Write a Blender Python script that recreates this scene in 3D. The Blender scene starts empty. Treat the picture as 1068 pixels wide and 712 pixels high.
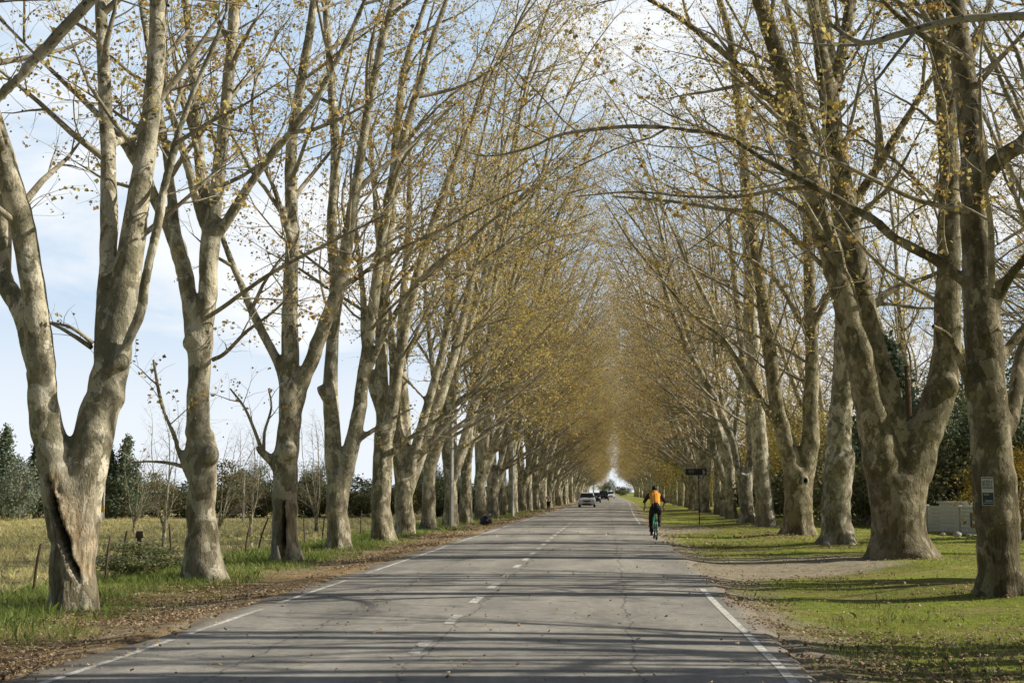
import bpy, bmesh, math, random
import numpy as np
from mathutils import Vector, noise as mnoise, Matrix
R = math.radians
sc = bpy.context.scene
col = sc.collection
random.seed(7)

# ------------------------------------------------------------------ camera
F = 1300.0; W0, H0 = 1068.0, 712.0
CAMH = 1.55
PITCH = math.atan(156.6 / F)
YAW = math.atan(99 * math.cos(PITCH) / F)
cd = bpy.data.cameras.new('camera'); cam = bpy.data.objects.new('camera', cd); col.objects.link(cam)
cam.location = (0, 0, CAMH); cam.rotation_euler = (R(90) + PITCH, 0, YAW)
cd.sensor_width = 36; cd.lens = F / W0 * 36; cd.clip_end = 6000; cd.clip_start = 0.1
sc.camera = cam
fw = np.array([-math.sin(YAW) * math.cos(PITCH), math.cos(YAW) * math.cos(PITCH), math.sin(PITCH)])
rt = np.array([math.cos(YAW), math.sin(YAW), 0.0]); up = np.cross(rt, fw)

def P(px, py, Z):
    """measured photo position -> point of the place at distance Z along the road"""
    d = rt * (px - W0 / 2) / F + up * (H0 / 2 - py) / F + fw
    return np.array([0, 0, CAMH]) + d * (Z / d[1])

def smooth(a, b, x):
    t = np.clip((np.asarray(x, float) - a) / (b - a), 0, 1); return t * t * (3 - 2 * t)
def road_off(y): return 1.8 * smooth(40, 220, y)          # the road drifts a little to the right far away
XL, XC, XR = -4.55, -1.87, 1.51

# ------------------------------------------------------------------ numpy value noise
def vnoise(x, y, s=1.0, seed=0):
    x = np.asarray(x, float) / s; y = np.asarray(y, float) / s
    xi = np.floor(x).astype(np.int64); yi = np.floor(y).astype(np.int64)
    fx = x - xi; fy = y - yi
    fx = fx * fx * (3 - 2 * fx); fy = fy * fy * (3 - 2 * fy)
    def h(a, b):
        n = (a * 374761393 + b * 668265263 + seed * 974634777) & 0x7fffffff
        n = ((n ^ (n >> 13)) * 1274126177) & 0x7fffffff
        return ((n ^ (n >> 16)) & 0xffff) / 65535.0
    return (h(xi, yi) * (1 - fx) + h(xi + 1, yi) * fx) * (1 - fy) + (h(xi, yi + 1) * (1 - fx) + h(xi + 1, yi + 1) * fx) * fy
def fbm(x, y, s, seed=0):
    return (vnoise(x, y, s, seed) * .5 + vnoise(x, y, s / 2.1, seed + 1) * .3 + vnoise(x, y, s / 4.3, seed + 2) * .2)

def gz(x, y):
    x = np.asarray(x, float) - road_off(y); y = np.asarray(y, float)
    z = np.zeros_like(x * y)
    z = z - 0.02 - .10 * smooth(5.0, 6.2, -x) - .95 * smooth(8.6, 16, -x) + .12*smooth(60,90,-x)
    z = z - .08 * smooth(1.7, 2.6, x) + .12 * smooth(3, 7, x)
    off = smooth(4.9, 6.5, -x) + smooth(1.9, 3.2, x)
    z = z + off * (vnoise(x, y, 2.3, 5) - .5) * .10 + off * (vnoise(x, y, .6, 9) - .5) * .035
    return z
def G(x, y): return float(gz(np.array([x]), np.array([y]))[0])

# ------------------------------------------------------------------ mesh helpers
class MB:
    def __init__(s): s.v = []; s.f = []; s.n = 0; s.c = []
    def add(s, v, faces, c=None):
        v = np.asarray(v, float).reshape(-1, 3)
        s.v.append(v)
        for f in faces: s.f.append(np.asarray(f, np.int64) + s.n)
        if c is not None:
            c = np.asarray(c, float); s.c.append(np.broadcast_to(c, (len(v), 3)) if c.ndim == 1 else c)
        s.n += len(v)
    def mesh(s, name, smooth_=True):
        me = bpy.data.meshes.new(name)
        if not s.v: return me
        V = np.concatenate(s.v).astype(np.float32)
        me.vertices.add(len(V)); me.vertices.foreach_set('co', V.ravel())
        loops = np.concatenate([f.ravel() for f in s.f]).astype(np.int32)
        sizes = np.concatenate([np.full(len(f), f.shape[1]) for f in s.f]).astype(np.int32)
        starts = np.concatenate([[0], np.cumsum(sizes)[:-1]]).astype(np.int32)
        me.loops.add(len(loops)); me.loops.foreach_set('vertex_index', loops)
        me.polygons.add(len(sizes)); me.polygons.foreach_set('loop_start', starts)
        me.polygons.foreach_set('use_smooth', np.full(len(sizes), smooth_))
        if s.c:
            C = np.concatenate(s.c); a = me.color_attributes.new('Col', 'FLOAT_COLOR', 'POINT')
            a.data.foreach_set('color', np.concatenate([C, np.ones((len(C), 1))], 1).astype(np.float32).ravel())
        me.update(calc_edges=True); me.validate()
        return me
    def box(s, c, d, rz=0, c_=None):
        x, y, z = np.array(d) / 2
        v = np.array([[a * x, b * y, e * z] for a in (-1, 1) for b in (-1, 1) for e in (-1, 1)])
        m = np.array([[math.cos(rz), -math.sin(rz), 0], [math.sin(rz), math.cos(rz), 0], [0, 0, 1]])
        s.add(v @ m.T + np.array(c), [np.array([[0, 1, 3, 2], [4, 6, 7, 5], [0, 4, 5, 1], [2, 3, 7, 6], [0, 2, 6, 4], [1, 5, 7, 3]])], c_)
    def quad(s, pts, c_=None): s.add(pts, [np.array([[0, 1, 2, 3]])], c_)
    def tube(s, pts, rad, sides=6, cap=True, c_=None, sx=1.0, sy=1.0, ref0=None):
        pts = np.asarray(pts, float); n = len(pts); rad = np.broadcast_to(np.asarray(rad, float), (n,))
        t = np.gradient(pts, axis=0); t /= np.linalg.norm(t, axis=1)[:, None] + 1e-12
        ref = np.array([0, 0, 1.0]) if abs(t[0][2]) < .9 else np.array([0, 1.0, 0])
        if ref0 is not None: ref = np.array(ref0, float)
        nn = np.empty((n, 3)); u = ref - t[0] * ref.dot(t[0]); u /= np.linalg.norm(u); nn[0] = u
        for i in range(1, n):
            u = u - t[i] * u.dot(t[i]); u /= np.linalg.norm(u) + 1e-12; nn[i] = u
        bb = np.cross(t, nn)
        a = np.arange(sides) * 2 * math.pi / sides
        ring = pts[:, None, :] + rad[:, None, None] * (np.cos(a)[None, :, None] * nn[:, None, :] * sx + np.sin(a)[None, :, None] * bb[:, None, :] * sy)
        i = np.arange(n - 1)[:, None] * sides; j = np.arange(sides)[None, :]; j2 = (j + 1) % sides
        q = np.stack([i + j, i + j2, i + sides + j2, i + sides + j], -1).reshape(-1, 4)
        fs = [q]
        if cap:
            fs.append(np.arange(sides)[::-1][None]); fs.append((np.arange(sides) + (n - 1) * sides)[None])
        s.add(ring.reshape(-1, 3), fs, c_)
    def ball(s, c, r, rings=7, sides=10, c_=None):
        r = np.broadcast_to(np.asarray(r, float), (3,)); 
        ph = np.linspace(0.12, math.pi - .12, rings); a = np.arange(sides) * 2 * math.pi / sides
        v = np.stack([np.sin(ph)[:, None] * np.cos(a), np.sin(ph)[:, None] * np.sin(a), -np.cos(ph)[:, None] * np.ones(sides)], -1) * r + np.array(c)
        i = np.arange(rings - 1)[:, None] * sides; j = np.arange(sides)[None, :]; j2 = (j + 1) % sides
        q = np.stack([i + j, i + j2, i + sides + j2, i + sides + j], -1).reshape(-1, 4)
        s.add(v.reshape(-1, 3), [q, np.arange(sides)[::-1][None], (np.arange(sides) + (rings - 1) * sides)[None]], c_)

def link(name, me, m=None, parent=None):
    o = bpy.data.objects.new(name, me); col.objects.link(o)
    if m is not None and me is not None and len(me.materials) == 0: me.materials.append(m)
    if parent is not None: o.parent = parent
    return o
def tag(o, label=None, cat=None, group=None, kind=None):
    if label: o['label'] = label
    if cat: o['category'] = cat
    if group: o['group'] = group
    if kind: o['kind'] = kind
    return o
def empty(name, loc=(0, 0, 0), rz=0, label=None, cat=None, group=None):
    o = bpy.data.objects.new(name, None); col.objects.link(o); o.location = loc; o.rotation_euler = (0, 0, rz); o.empty_display_size = .3
    return tag(o, label, cat, group)
def copy_tree(o, parent=None):
    c = o.copy(); col.objects.link(c)
    if parent is not None: c.parent = parent
    for ch in list(o.children): copy_tree(ch, c)
    return c
def remesh(mb, voxel, iters=3, name='tmp'):
    """fuse overlapping closed tubes into one smooth skin"""
    me = mb.mesh(name); o = bpy.data.objects.new(name, me); col.objects.link(o)
    m = o.modifiers.new('r', 'REMESH'); m.mode = 'VOXEL'; m.voxel_size = voxel; m.use_smooth_shade = True
    if iters:
        s_ = o.modifiers.new('s', 'SMOOTH'); s_.factor = .5; s_.iterations = iters
    dg = bpy.context.evaluated_depsgraph_get()
    out = bpy.data.meshes.new_from_object(o.evaluated_get(dg))
    bpy.data.objects.remove(o); bpy.data.meshes.remove(me)
    out.polygons.foreach_set('use_smooth', np.ones(len(out.polygons), bool))
    out.materials.clear()
    return out
def vcol(me, C):
    a = me.color_attributes.new('Col', 'FLOAT_COLOR', 'POINT')
    a.data.foreach_set('color', np.concatenate([C, np.ones((len(C), 1))], 1).astype(np.float32).ravel())
def getv(me):
    v = np.empty(len(me.vertices) * 3, np.float32); me.vertices.foreach_get('co', v); return v.reshape(-1, 3).astype(float)
def getn(me):
    v = np.empty(len(me.vertices) * 3, np.float32); me.vertices.foreach_get('normal', v); return v.reshape(-1, 3).astype(float)

# ------------------------------------------------------------------ materials
class NT:
    def __init__(s, name):
        s.m = bpy.data.materials.new(name); s.m.use_nodes = True; s.t = s.m.node_tree; s.t.nodes.clear()
        s.out = s.t.nodes.new('ShaderNodeOutputMaterial')
    def n(s, ty, **k):
        x = s.t.nodes.new(ty)
        for a, b in k.items(): setattr(x, a, b)
        return x
    def set(s, sock, v):
        if isinstance(v, bpy.types.NodeSocket): s.t.links.new(v, sock)
        elif isinstance(v, (tuple, list)) and len(v) == 3 and sock.type == 'RGBA': sock.default_value = (*v, 1)
        else: sock.default_value = v
    def mix(s, f, a, b, mode='MIX'):
        x = s.n('ShaderNodeMix', data_type='RGBA', blend_type=mode); s.set(x.inputs[0], f); s.set(x.inputs[6], a); s.set(x.inputs[7], b); return x.outputs[2]
    def math(s, op, a, b=0.0, c=0.0, clamp=False):
        x = s.n('ShaderNodeMath', operation=op, use_clamp=clamp); s.set(x.inputs[0], a); s.set(x.inputs[1], b); s.set(x.inputs[2], c); return x.outputs[0]
    def noise(s, scale, detail=4, rough=.55, vec=None, dist=0.0):
        x = s.n('ShaderNodeTexNoise'); x.inputs['Scale'].default_value = scale; x.inputs['Detail'].default_value = detail; x.inputs['Roughness'].default_value = rough; x.inputs['Distortion'].default_value = dist
        if vec is not None: s.set(x.inputs['Vector'], vec)
        return x.outputs['Fac']
    def ramp(s, f, a, b):
        x = s.n('ShaderNodeMapRange', interpolation_type='SMOOTHSTEP'); s.set(x.inputs[0], f); x.inputs[1].default_value = a; x.inputs[2].default_value = b; return x.outputs[0]
    def obj(s, scale=(1, 1, 1)):
        t = s.n('ShaderNodeTexCoord'); m = s.n('ShaderNodeMapping'); m.inputs['Scale'].default_value = scale; s.t.links.new(t.outputs['Object'], m.inputs[0]); return m.outputs[0]
    def vc(s): return s.n('ShaderNodeVertexColor', layer_name='Col').outputs[0]
    def bsdf(s, c, rough=.8, spec=.3, metal=0.0, bump=None, bstr=.4, bdist=.02, **k):
        b = s.n('ShaderNodeBsdfPrincipled'); s.set(b.inputs['Base Color'], c); s.set(b.inputs['Roughness'], rough); b.inputs['Specular IOR Level'].default_value = spec; s.set(b.inputs['Metallic'], metal)
        for a, v in k.items(): s.set(b.inputs[a.replace('_', ' ')], v)
        if bump is not None:
            x = s.n('ShaderNodeBump'); x.inputs['Strength'].default_value = bstr; x.inputs['Distance'].default_value = bdist; s.set(x.inputs['Height'], bump); s.t.links.new(x.outputs[0], b.inputs['Normal'])
        s.t.links.new(b.outputs[0], s.out.inputs[0]); return b

def plain(name, c, rough=.6, spec=.4, metal=0.0, vary=.15, scale=8, **k):
    t = NT(name); f = t.noise(scale, 4, .6, t.obj())
    a = tuple(x * (1 - vary) for x in c); b = tuple(min(1, x * (1 + vary)) for x in c)
    t.bsdf(t.mix(f, a, b), rough, spec, metal, bump=f, bstr=.1, **k); return t.m

def bark_mat():
    t = NT('plane_bark'); v0 = t.obj((1, 1, .62)); vr = t.vc()
    inf0 = t.n('ShaderNodeObjectInfo'); va = t.n('ShaderNodeVectorMath', operation='ADD'); t.t.links.new(v0, va.inputs[0])
    t.t.links.new(t.math('MULTIPLY', inf0.outputs['Random'], 37.0), va.inputs[1]); v = va.outputs[0]
    sep = t.n('ShaderNodeSeparateColor'); t.t.links.new(vr, sep.inputs[0])
    info = t.n('ShaderNodeObjectInfo')
    n1 = t.noise(1.7, 5, .6, v, .6); n2 = t.noise(4.2, 6, .66, v, .25); n3 = t.noise(30, 5, .65, v); n4 = t.noise(.8, 3, .5, v); n6 = t.noise(9, 4, .6, v, .5)
    vz = t.obj((9, 9, 1.6)); n5 = t.noise(1.6, 4, .6, vz, .7)
    c = t.mix(t.ramp(n1, .40, .60), (.28, .255, .17), (.60, .54, .395))
    c = t.mix(t.ramp(n2, .555, .575), c, (.84, .78, .62))
    c = t.mix(t.math('MULTIPLY', t.ramp(n2, .44, .41), .6), c, (.15, .14, .085))
    pv = t.n('ShaderNodeTexNoise'); pv.inputs['Scale'].default_value = 3.2; pv.inputs['Detail'].default_value = 5; t.t.links.new(v, pv.inputs['Vector'])
    ps = t.n('ShaderNodeVectorMath', operation='SCALE'); ps.inputs['Scale'].default_value = .55; t.t.links.new(pv.outputs['Color'], ps.inputs[0])
    pa = t.n('ShaderNodeVectorMath', operation='ADD'); t.t.links.new(v, pa.inputs[0]); t.t.links.new(ps.outputs[0], pa.inputs[1])
    vo = t.n('ShaderNodeTexVoronoi'); vo.inputs['Scale'].default_value = 5.5; t.t.links.new(pa.outputs[0], vo.inputs['Vector'])   # peeling plates
    pr = t.n('ShaderNodeSeparateColor'); t.t.links.new(vo.outputs['Color'], pr.inputs[0])
    c = t.mix(t.math('MULTIPLY', t.ramp(pr.outputs[0], .74, .75), .62), c, (.80, .74, .57))
    c = t.mix(t.math('MULTIPLY', t.ramp(pr.outputs[0], .30, .29), .5), c, (.20, .19, .115))
    c = t.mix(t.math('MULTIPLY', t.ramp(n6, .58, .64), .6), c, (.16, .135, .085))
    c = t.mix(t.math('MULTIPLY', t.ramp(n6, .40, .35), .4), c, (.56, .51, .39))
    c = t.mix(t.math('MULTIPLY', t.ramp(n4, .52, .7), .4), c, (.23, .225, .18))
    c = t.mix(t.math('MULTIPLY', t.ramp(n3, .55, .68), .6), c, (.07, .06, .04))
    # rough flaky butt of the trunk
    rough_c = t.mix(t.ramp(n5, .4, .62), (.09, .065, .04), (.31, .25, .17))
    c = t.mix(t.math('MULTIPLY', sep.outputs[2], .72), c, rough_c)
    c = t.mix(1.0, c, inf0.outputs['Color'], 'MULTIPLY')  # per-tree tint, puts shade into the bark colour of some trunks
    c = t.mix(sep.outputs[1], c, t.mix(t.ramp(n5, .4, .6), (.33, .24, .14), (.70, .58, .40)))
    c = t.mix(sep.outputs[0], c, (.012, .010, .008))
    c = t.mix(t.math('MULTIPLY', info.outputs['Random'], .45), c, t.mix(1.0, c, (.62, .60, .52), 'MULTIPLY'))
    h = t.math('ADD', t.math('MULTIPLY', n2, .8), t.math('ADD', t.math('MULTIPLY', n3, .35), t.math('MULTIPLY', n5, t.math('MULTIPLY', sep.outputs[2], 1.6))))
    t.bsdf(c, .85, .2, bump=h, bstr=.85, bdist=.06); return t.m
def branch_mat():
    t = NT('branch_bark'); v = t.obj(); n1 = t.noise(3, 4, .6, v); n2 = t.noise(20, 3, .6, v)
    c = t.mix(t.ramp(n1, .35, .65), (.25, .215, .15), (.52, .47, .355)); c = t.mix(t.ramp(n2, .55, .7), c, (.09, .072, .045))
    t.bsdf(c, .85, .2, bump=n2, bstr=.4, bdist=.01); return t.m
def leaf_mat(name, trans=.45, var=.5):
    t = NT(name); c = t.vc()
    info = t.n('ShaderNodeObjectInfo')
    hs = t.n('ShaderNodeHueSaturation'); t.set(hs.inputs['Color'], c)
    t.set(hs.inputs['Value'], t.math('ADD', 1 - var * .3, t.math('MULTIPLY', info.outputs['Random'], var * .6)))
    t.set(hs.inputs['Hue'], t.math('ADD', .49, t.math('MULTIPLY', info.outputs['Random'], .02)))
    c = hs.outputs[0]
    d = t.n('ShaderNodeBsdfPrincipled'); t.set(d.inputs['Base Color'], c); d.inputs['Roughness'].default_value = .55; d.inputs['Specular IOR Level'].default_value = .3
    tr = t.n('ShaderNodeBsdfTranslucent'); t.set(tr.inputs[0], c)
    mx = t.n('ShaderNodeMixShader'); mx.inputs[0].default_value = trans
    t.t.links.new(d.outputs[0], mx.inputs[1]); t.t.links.new(tr.outputs[0], mx.inputs[2]); t.t.links.new(mx.outputs[0], t.out.inputs[0]); return t.m
def ground_mat():
    t = NT('earth_and_turf'); c = t.vc()
    v = t.obj(); n1 = t.noise(6, 6, .65, v); n2 = t.noise(45, 5, .7, v); n3 = t.noise(.35, 4, .6, v)
    c = t.mix(.75, c, t.mix(t.ramp(n1, .3, .7), (.55, .55, .55), (1.35, 1.3, 1.2)), 'MULTIPLY')
    c = t.mix(.8, c, t.mix(t.ramp(n2, .32, .68), (.45, .45, .42), (1.45, 1.4, 1.3)), 'MULTIPLY')
    c = t.mix(.5, c, t.mix(t.ramp(n3, .3, .7), (.75, .8, .8), (1.2, 1.15, 1.1)), 'MULTIPLY')
    t.bsdf(c, .95, .1, bump=t.math('ADD', n1, n2), bstr=.9, bdist=.06); return t.m
def asphalt_mat():
    t = NT('old_asphalt'); c0 = t.vc(); v = t.obj()
    n1 = t.noise(140, 4, .75, v); n2 = t.noise(1.1, 5, .6, t.obj((1, .25, 1))); n3 = t.noise(9, 5, .65, v)
    vor = t.n('ShaderNodeTexVoronoi', feature='DISTANCE_TO_EDGE'); vor.inputs['Scale'].default_value = .55
    mp = t.n('ShaderNodeMapping'); t.t.links.new(t.obj(), mp.inputs[0])
    dv = t.n('ShaderNodeVectorMath', operation='ADD'); nz = t.n('ShaderNodeTexNoise'); nz.inputs['Scale'].default_value = 2.2; nz.inputs['Detail'].default_value = 5
    t.t.links.new(v, nz.inputs['Vector']); sc_ = t.n('ShaderNodeVectorMath', operation='SCALE'); sc_.inputs['Scale'].default_value = .7
    t.t.links.new(nz.outputs['Color'], sc_.inputs[0]); t.t.links.new(mp.outputs[0], dv.inputs[0]); t.t.links.new(sc_.outputs[0], dv.inputs[1]); t.t.links.new(dv.outputs[0], vor.inputs['Vector'])
    crack = t.math('MULTIPLY', t.ramp(vor.outputs[0], .012, .002), t.ramp(n2, .52, .66))
    c = t.mix(.9, c0, t.mix(t.ramp(n1, .3, .7), (.42, .42, .42), (1.6, 1.58, 1.55)), 'MULTIPLY')
    c = t.mix(.7, c, t.mix(t.ramp(n2, .32, .68), (.74, .74, .75), (1.22, 1.2, 1.16)), 'MULTIPLY')
    c = t.mix(.5, c, t.mix(t.ramp(n3, .35, .68), (.75, .75, .75), (1.2, 1.2, 1.2)), 'MULTIPLY')
    sp = t.n('ShaderNodeSeparateXYZ'); t.t.links.new(t.obj(), sp.inputs[0]); w1 = t.noise(.9, 5, .65, v); w2 = t.noise(.55, 5, .7, v)
    for x0, fq, gap in ((-1.72, w1, .50), (.25, w2, .46), (-3.3, w1, .52)):
        d_ = t.math('ABSOLUTE', t.math('ADD', t.math('SUBTRACT', sp.outputs[0], x0), t.math('MULTIPLY', t.math('SUBTRACT', fq, .5), .55)))
        c = t.mix(t.math('MULTIPLY', t.math('MULTIPLY', t.ramp(d_, .020, .006), t.ramp(n3, gap - .1, gap)), .6), c, (.05, .048, .044))
    d2 = t.math('ABSOLUTE', t.math('SUBTRACT', t.math('FRACT', t.math('ADD', t.math('MULTIPLY', sp.outputs[1], .19), t.math('MULTIPLY', w2, .5))), .5))
    c = t.mix(t.math('MULTIPLY', t.math('MULTIPLY', t.ramp(d2, .0035, .001), t.ramp(n2, .48, .56)), .55), c, (.05, .048, .044))
    pt = t.ramp(t.noise(.33, 2, .4, t.obj((1, .45, 1))), .60, .615); c = t.mix(t.math('MULTIPLY', pt, .28), c, (.13, .125, .115))
    c = t.mix(t.math('MULTIPLY', crack, .5), c, (.03, .03, .028))
    t.bsdf(c, .9, .2, bump=t.math('SUBTRACT', n1, t.math('MULTIPLY', crack, 2)), bstr=.5, bdist=.01); return t.m
def paint_mat():
    t = NT('worn_road_paint'); v = t.obj(); n1 = t.noise(16, 6, .75, v); n2 = t.noise(.8, 4, .6, v); n3 = t.noise(120, 3, .7, v)
    w = t.math('ADD', t.ramp(n1, .47, .62), t.math('ADD', t.ramp(n2, .53, .73), t.math('MULTIPLY', t.ramp(n3, .5, .65), .4)), clamp=True)
    t.bsdf(t.mix(w, (.80, .78, .71), (.36, .345, .305)), .85, .2, bump=n3, bstr=.3, bdist=.005); return t.m

M = dict(bark=bark_mat(), branch=branch_mat(), leaf=leaf_mat('plane_leaves', .5, .4), green=leaf_mat('evergreen_leaves', .25, .6), grass=leaf_mat('grass_blades', .35, .0),
         litter=leaf_mat('fallen_leaf', .15, 0), ground=ground_mat(), road=asphalt_mat(), paint=paint_mat())

# ------------------------------------------------------------------ light and sky
SUN_EL = R(33); sun_h = np.array([1.0, .10]); sun_h /= np.linalg.norm(sun_h)
to_sun = Vector((sun_h[0] * math.cos(SUN_EL), sun_h[1] * math.cos(SUN_EL), math.sin(SUN_EL)))
sd = bpy.data.lights.new('sun', 'SUN'); sd.energy = 5.0; sd.angle = R(.53); sd.color = (1, .93, .80)
so = bpy.data.objects.new('sun', sd); col.objects.link(so); so.rotation_euler = to_sun.to_track_quat('Z', 'Y').to_euler()
w = bpy.data.worlds.new('World'); sc.world = w; w.use_nodes = True
nt = w.node_tree; nt.nodes.clear()
wo = nt.nodes.new('ShaderNodeOutputWorld'); bg = nt.nodes.new('ShaderNodeBackground'); bg.inputs[1].default_value = .055
sky = nt.nodes.new('ShaderNodeTexSky'); sky.sky_type = 'NISHITA'; sky.sun_disc = False; sky.sun_elevation = SUN_EL
sky.sun_rotation = math.atan2(to_sun.x, to_sun.y); sky.air_density = 1.0; sky.dust_density = 1.2; sky.ozone_density = 1.2
tc = nt.nodes.new('ShaderNodeTexCoord'); mp = nt.nodes.new('ShaderNodeMapping'); mp.inputs['Scale'].default_value = (1, 1, 2.6); mp.inputs['Location'].default_value = (.35, .2, .1)
nz = nt.nodes.new('ShaderNodeTexNoise'); nz.inputs['Scale'].default_value = 2.4; nz.inputs['Detail'].default_value = 7; nz.inputs['Roughness'].default_value = .58; nz.inputs['Distortion'].default_value = .3
mr = nt.nodes.new('ShaderNodeMapRange'); mr.interpolation_type = 'SMOOTHSTEP'; mr.inputs[1].default_value = .40; mr.inputs[2].default_value = .60; mr.inputs[3].default_value = .05; mr.inputs[4].default_value = 1.0
mx = nt.nodes.new('ShaderNodeMix'); mx.data_type = 'RGBA'; mx.inputs[7].default_value = (18.6, 19.0, 19.4, 1)
sx_ = nt.nodes.new('ShaderNodeSeparateXYZ'); nt.links.new(tc.outputs['Generated'], sx_.inputs[0])
hz = nt.nodes.new('ShaderNodeMix'); hz.data_type = 'RGBA'; hz.inputs[6].default_value = (10.2, 13.4, 17.2, 1)    # thin blue haze under the white cloud
hw_ = nt.nodes.new('ShaderNodeMapRange'); hw_.interpolation_type = 'SMOOTHSTEP'; hw_.inputs[1].default_value = .03; hw_.inputs[2].default_value = .2; hw_.inputs[3].default_value = .75; hw_.inputs[4].default_value = 0
mm_ = nt.nodes.new('ShaderNodeMath'); mm_.operation = 'MAXIMUM'; nt.links.new(sx_.outputs[2], hw_.inputs[0]); nt.links.new(hw_.outputs[0], mm_.inputs[0]); nt.links.new(mr.outputs[0], mm_.inputs[1])
nt.links.new(mm_.outputs[0], hz.inputs[0]); hz.inputs[7].default_value = (18.6, 19.0, 19.4, 1); nt.links.new(hz.outputs[2], mx.inputs[7])
nt.links.new(tc.outputs['Generated'], mp.inputs[0]); nt.links.new(mp.outputs[0], nz.inputs[0]); nt.links.new(nz.outputs[0], mr.inputs[0])
el_ = nt.nodes.new('ShaderNodeMapRange'); el_.interpolation_type = 'SMOOTHSTEP'; el_.inputs[1].default_value = .42; el_.inputs[2].default_value = .6; el_.inputs[3].default_value = 1; el_.inputs[4].default_value = .06
mu_ = nt.nodes.new('ShaderNodeMath'); mu_.operation = 'MULTIPLY'      # clouds bank up low in the sky, clear overhead
nt.links.new(sx_.outputs[2], el_.inputs[0]); mu_.inputs[0].default_value = .96; nt.links.new(el_.outputs[0], mu_.inputs[1]); fr_ = nt.nodes.new('ShaderNodeMapRange'); fr_.interpolation_type = 'SMOOTHSTEP'; fr_.inputs[1].default_value = .35; fr_.inputs[2].default_value = .82; fr_.inputs[3].default_value = .0
m2_ = nt.nodes.new('ShaderNodeMath'); m2_.operation = 'MULTIPLY'; nt.links.new(sx_.outputs[1], fr_.inputs[0]); nt.links.new(mu_.outputs[0], m2_.inputs[0]); nt.links.new(fr_.outputs[0], m2_.inputs[1]); nt.links.new(m2_.outputs[0], mx.inputs[0]); nt.links.new(sky.outputs[0], mx.inputs[6]); nt.links.new(mx.outputs[2], bg.inputs[0]); nt.links.new(bg.outputs[0], wo.inputs[0])
sc.view_settings.view_transform = 'Standard'; sc.view_settings.look = 'None'; sc.view_settings.exposure = 0
sc.render.engine = 'CYCLES'; sc.cycles.max_bounces = 5; sc.cycles.diffuse_bounces = 3; sc.cycles.transparent_max_bounces = 6

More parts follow.
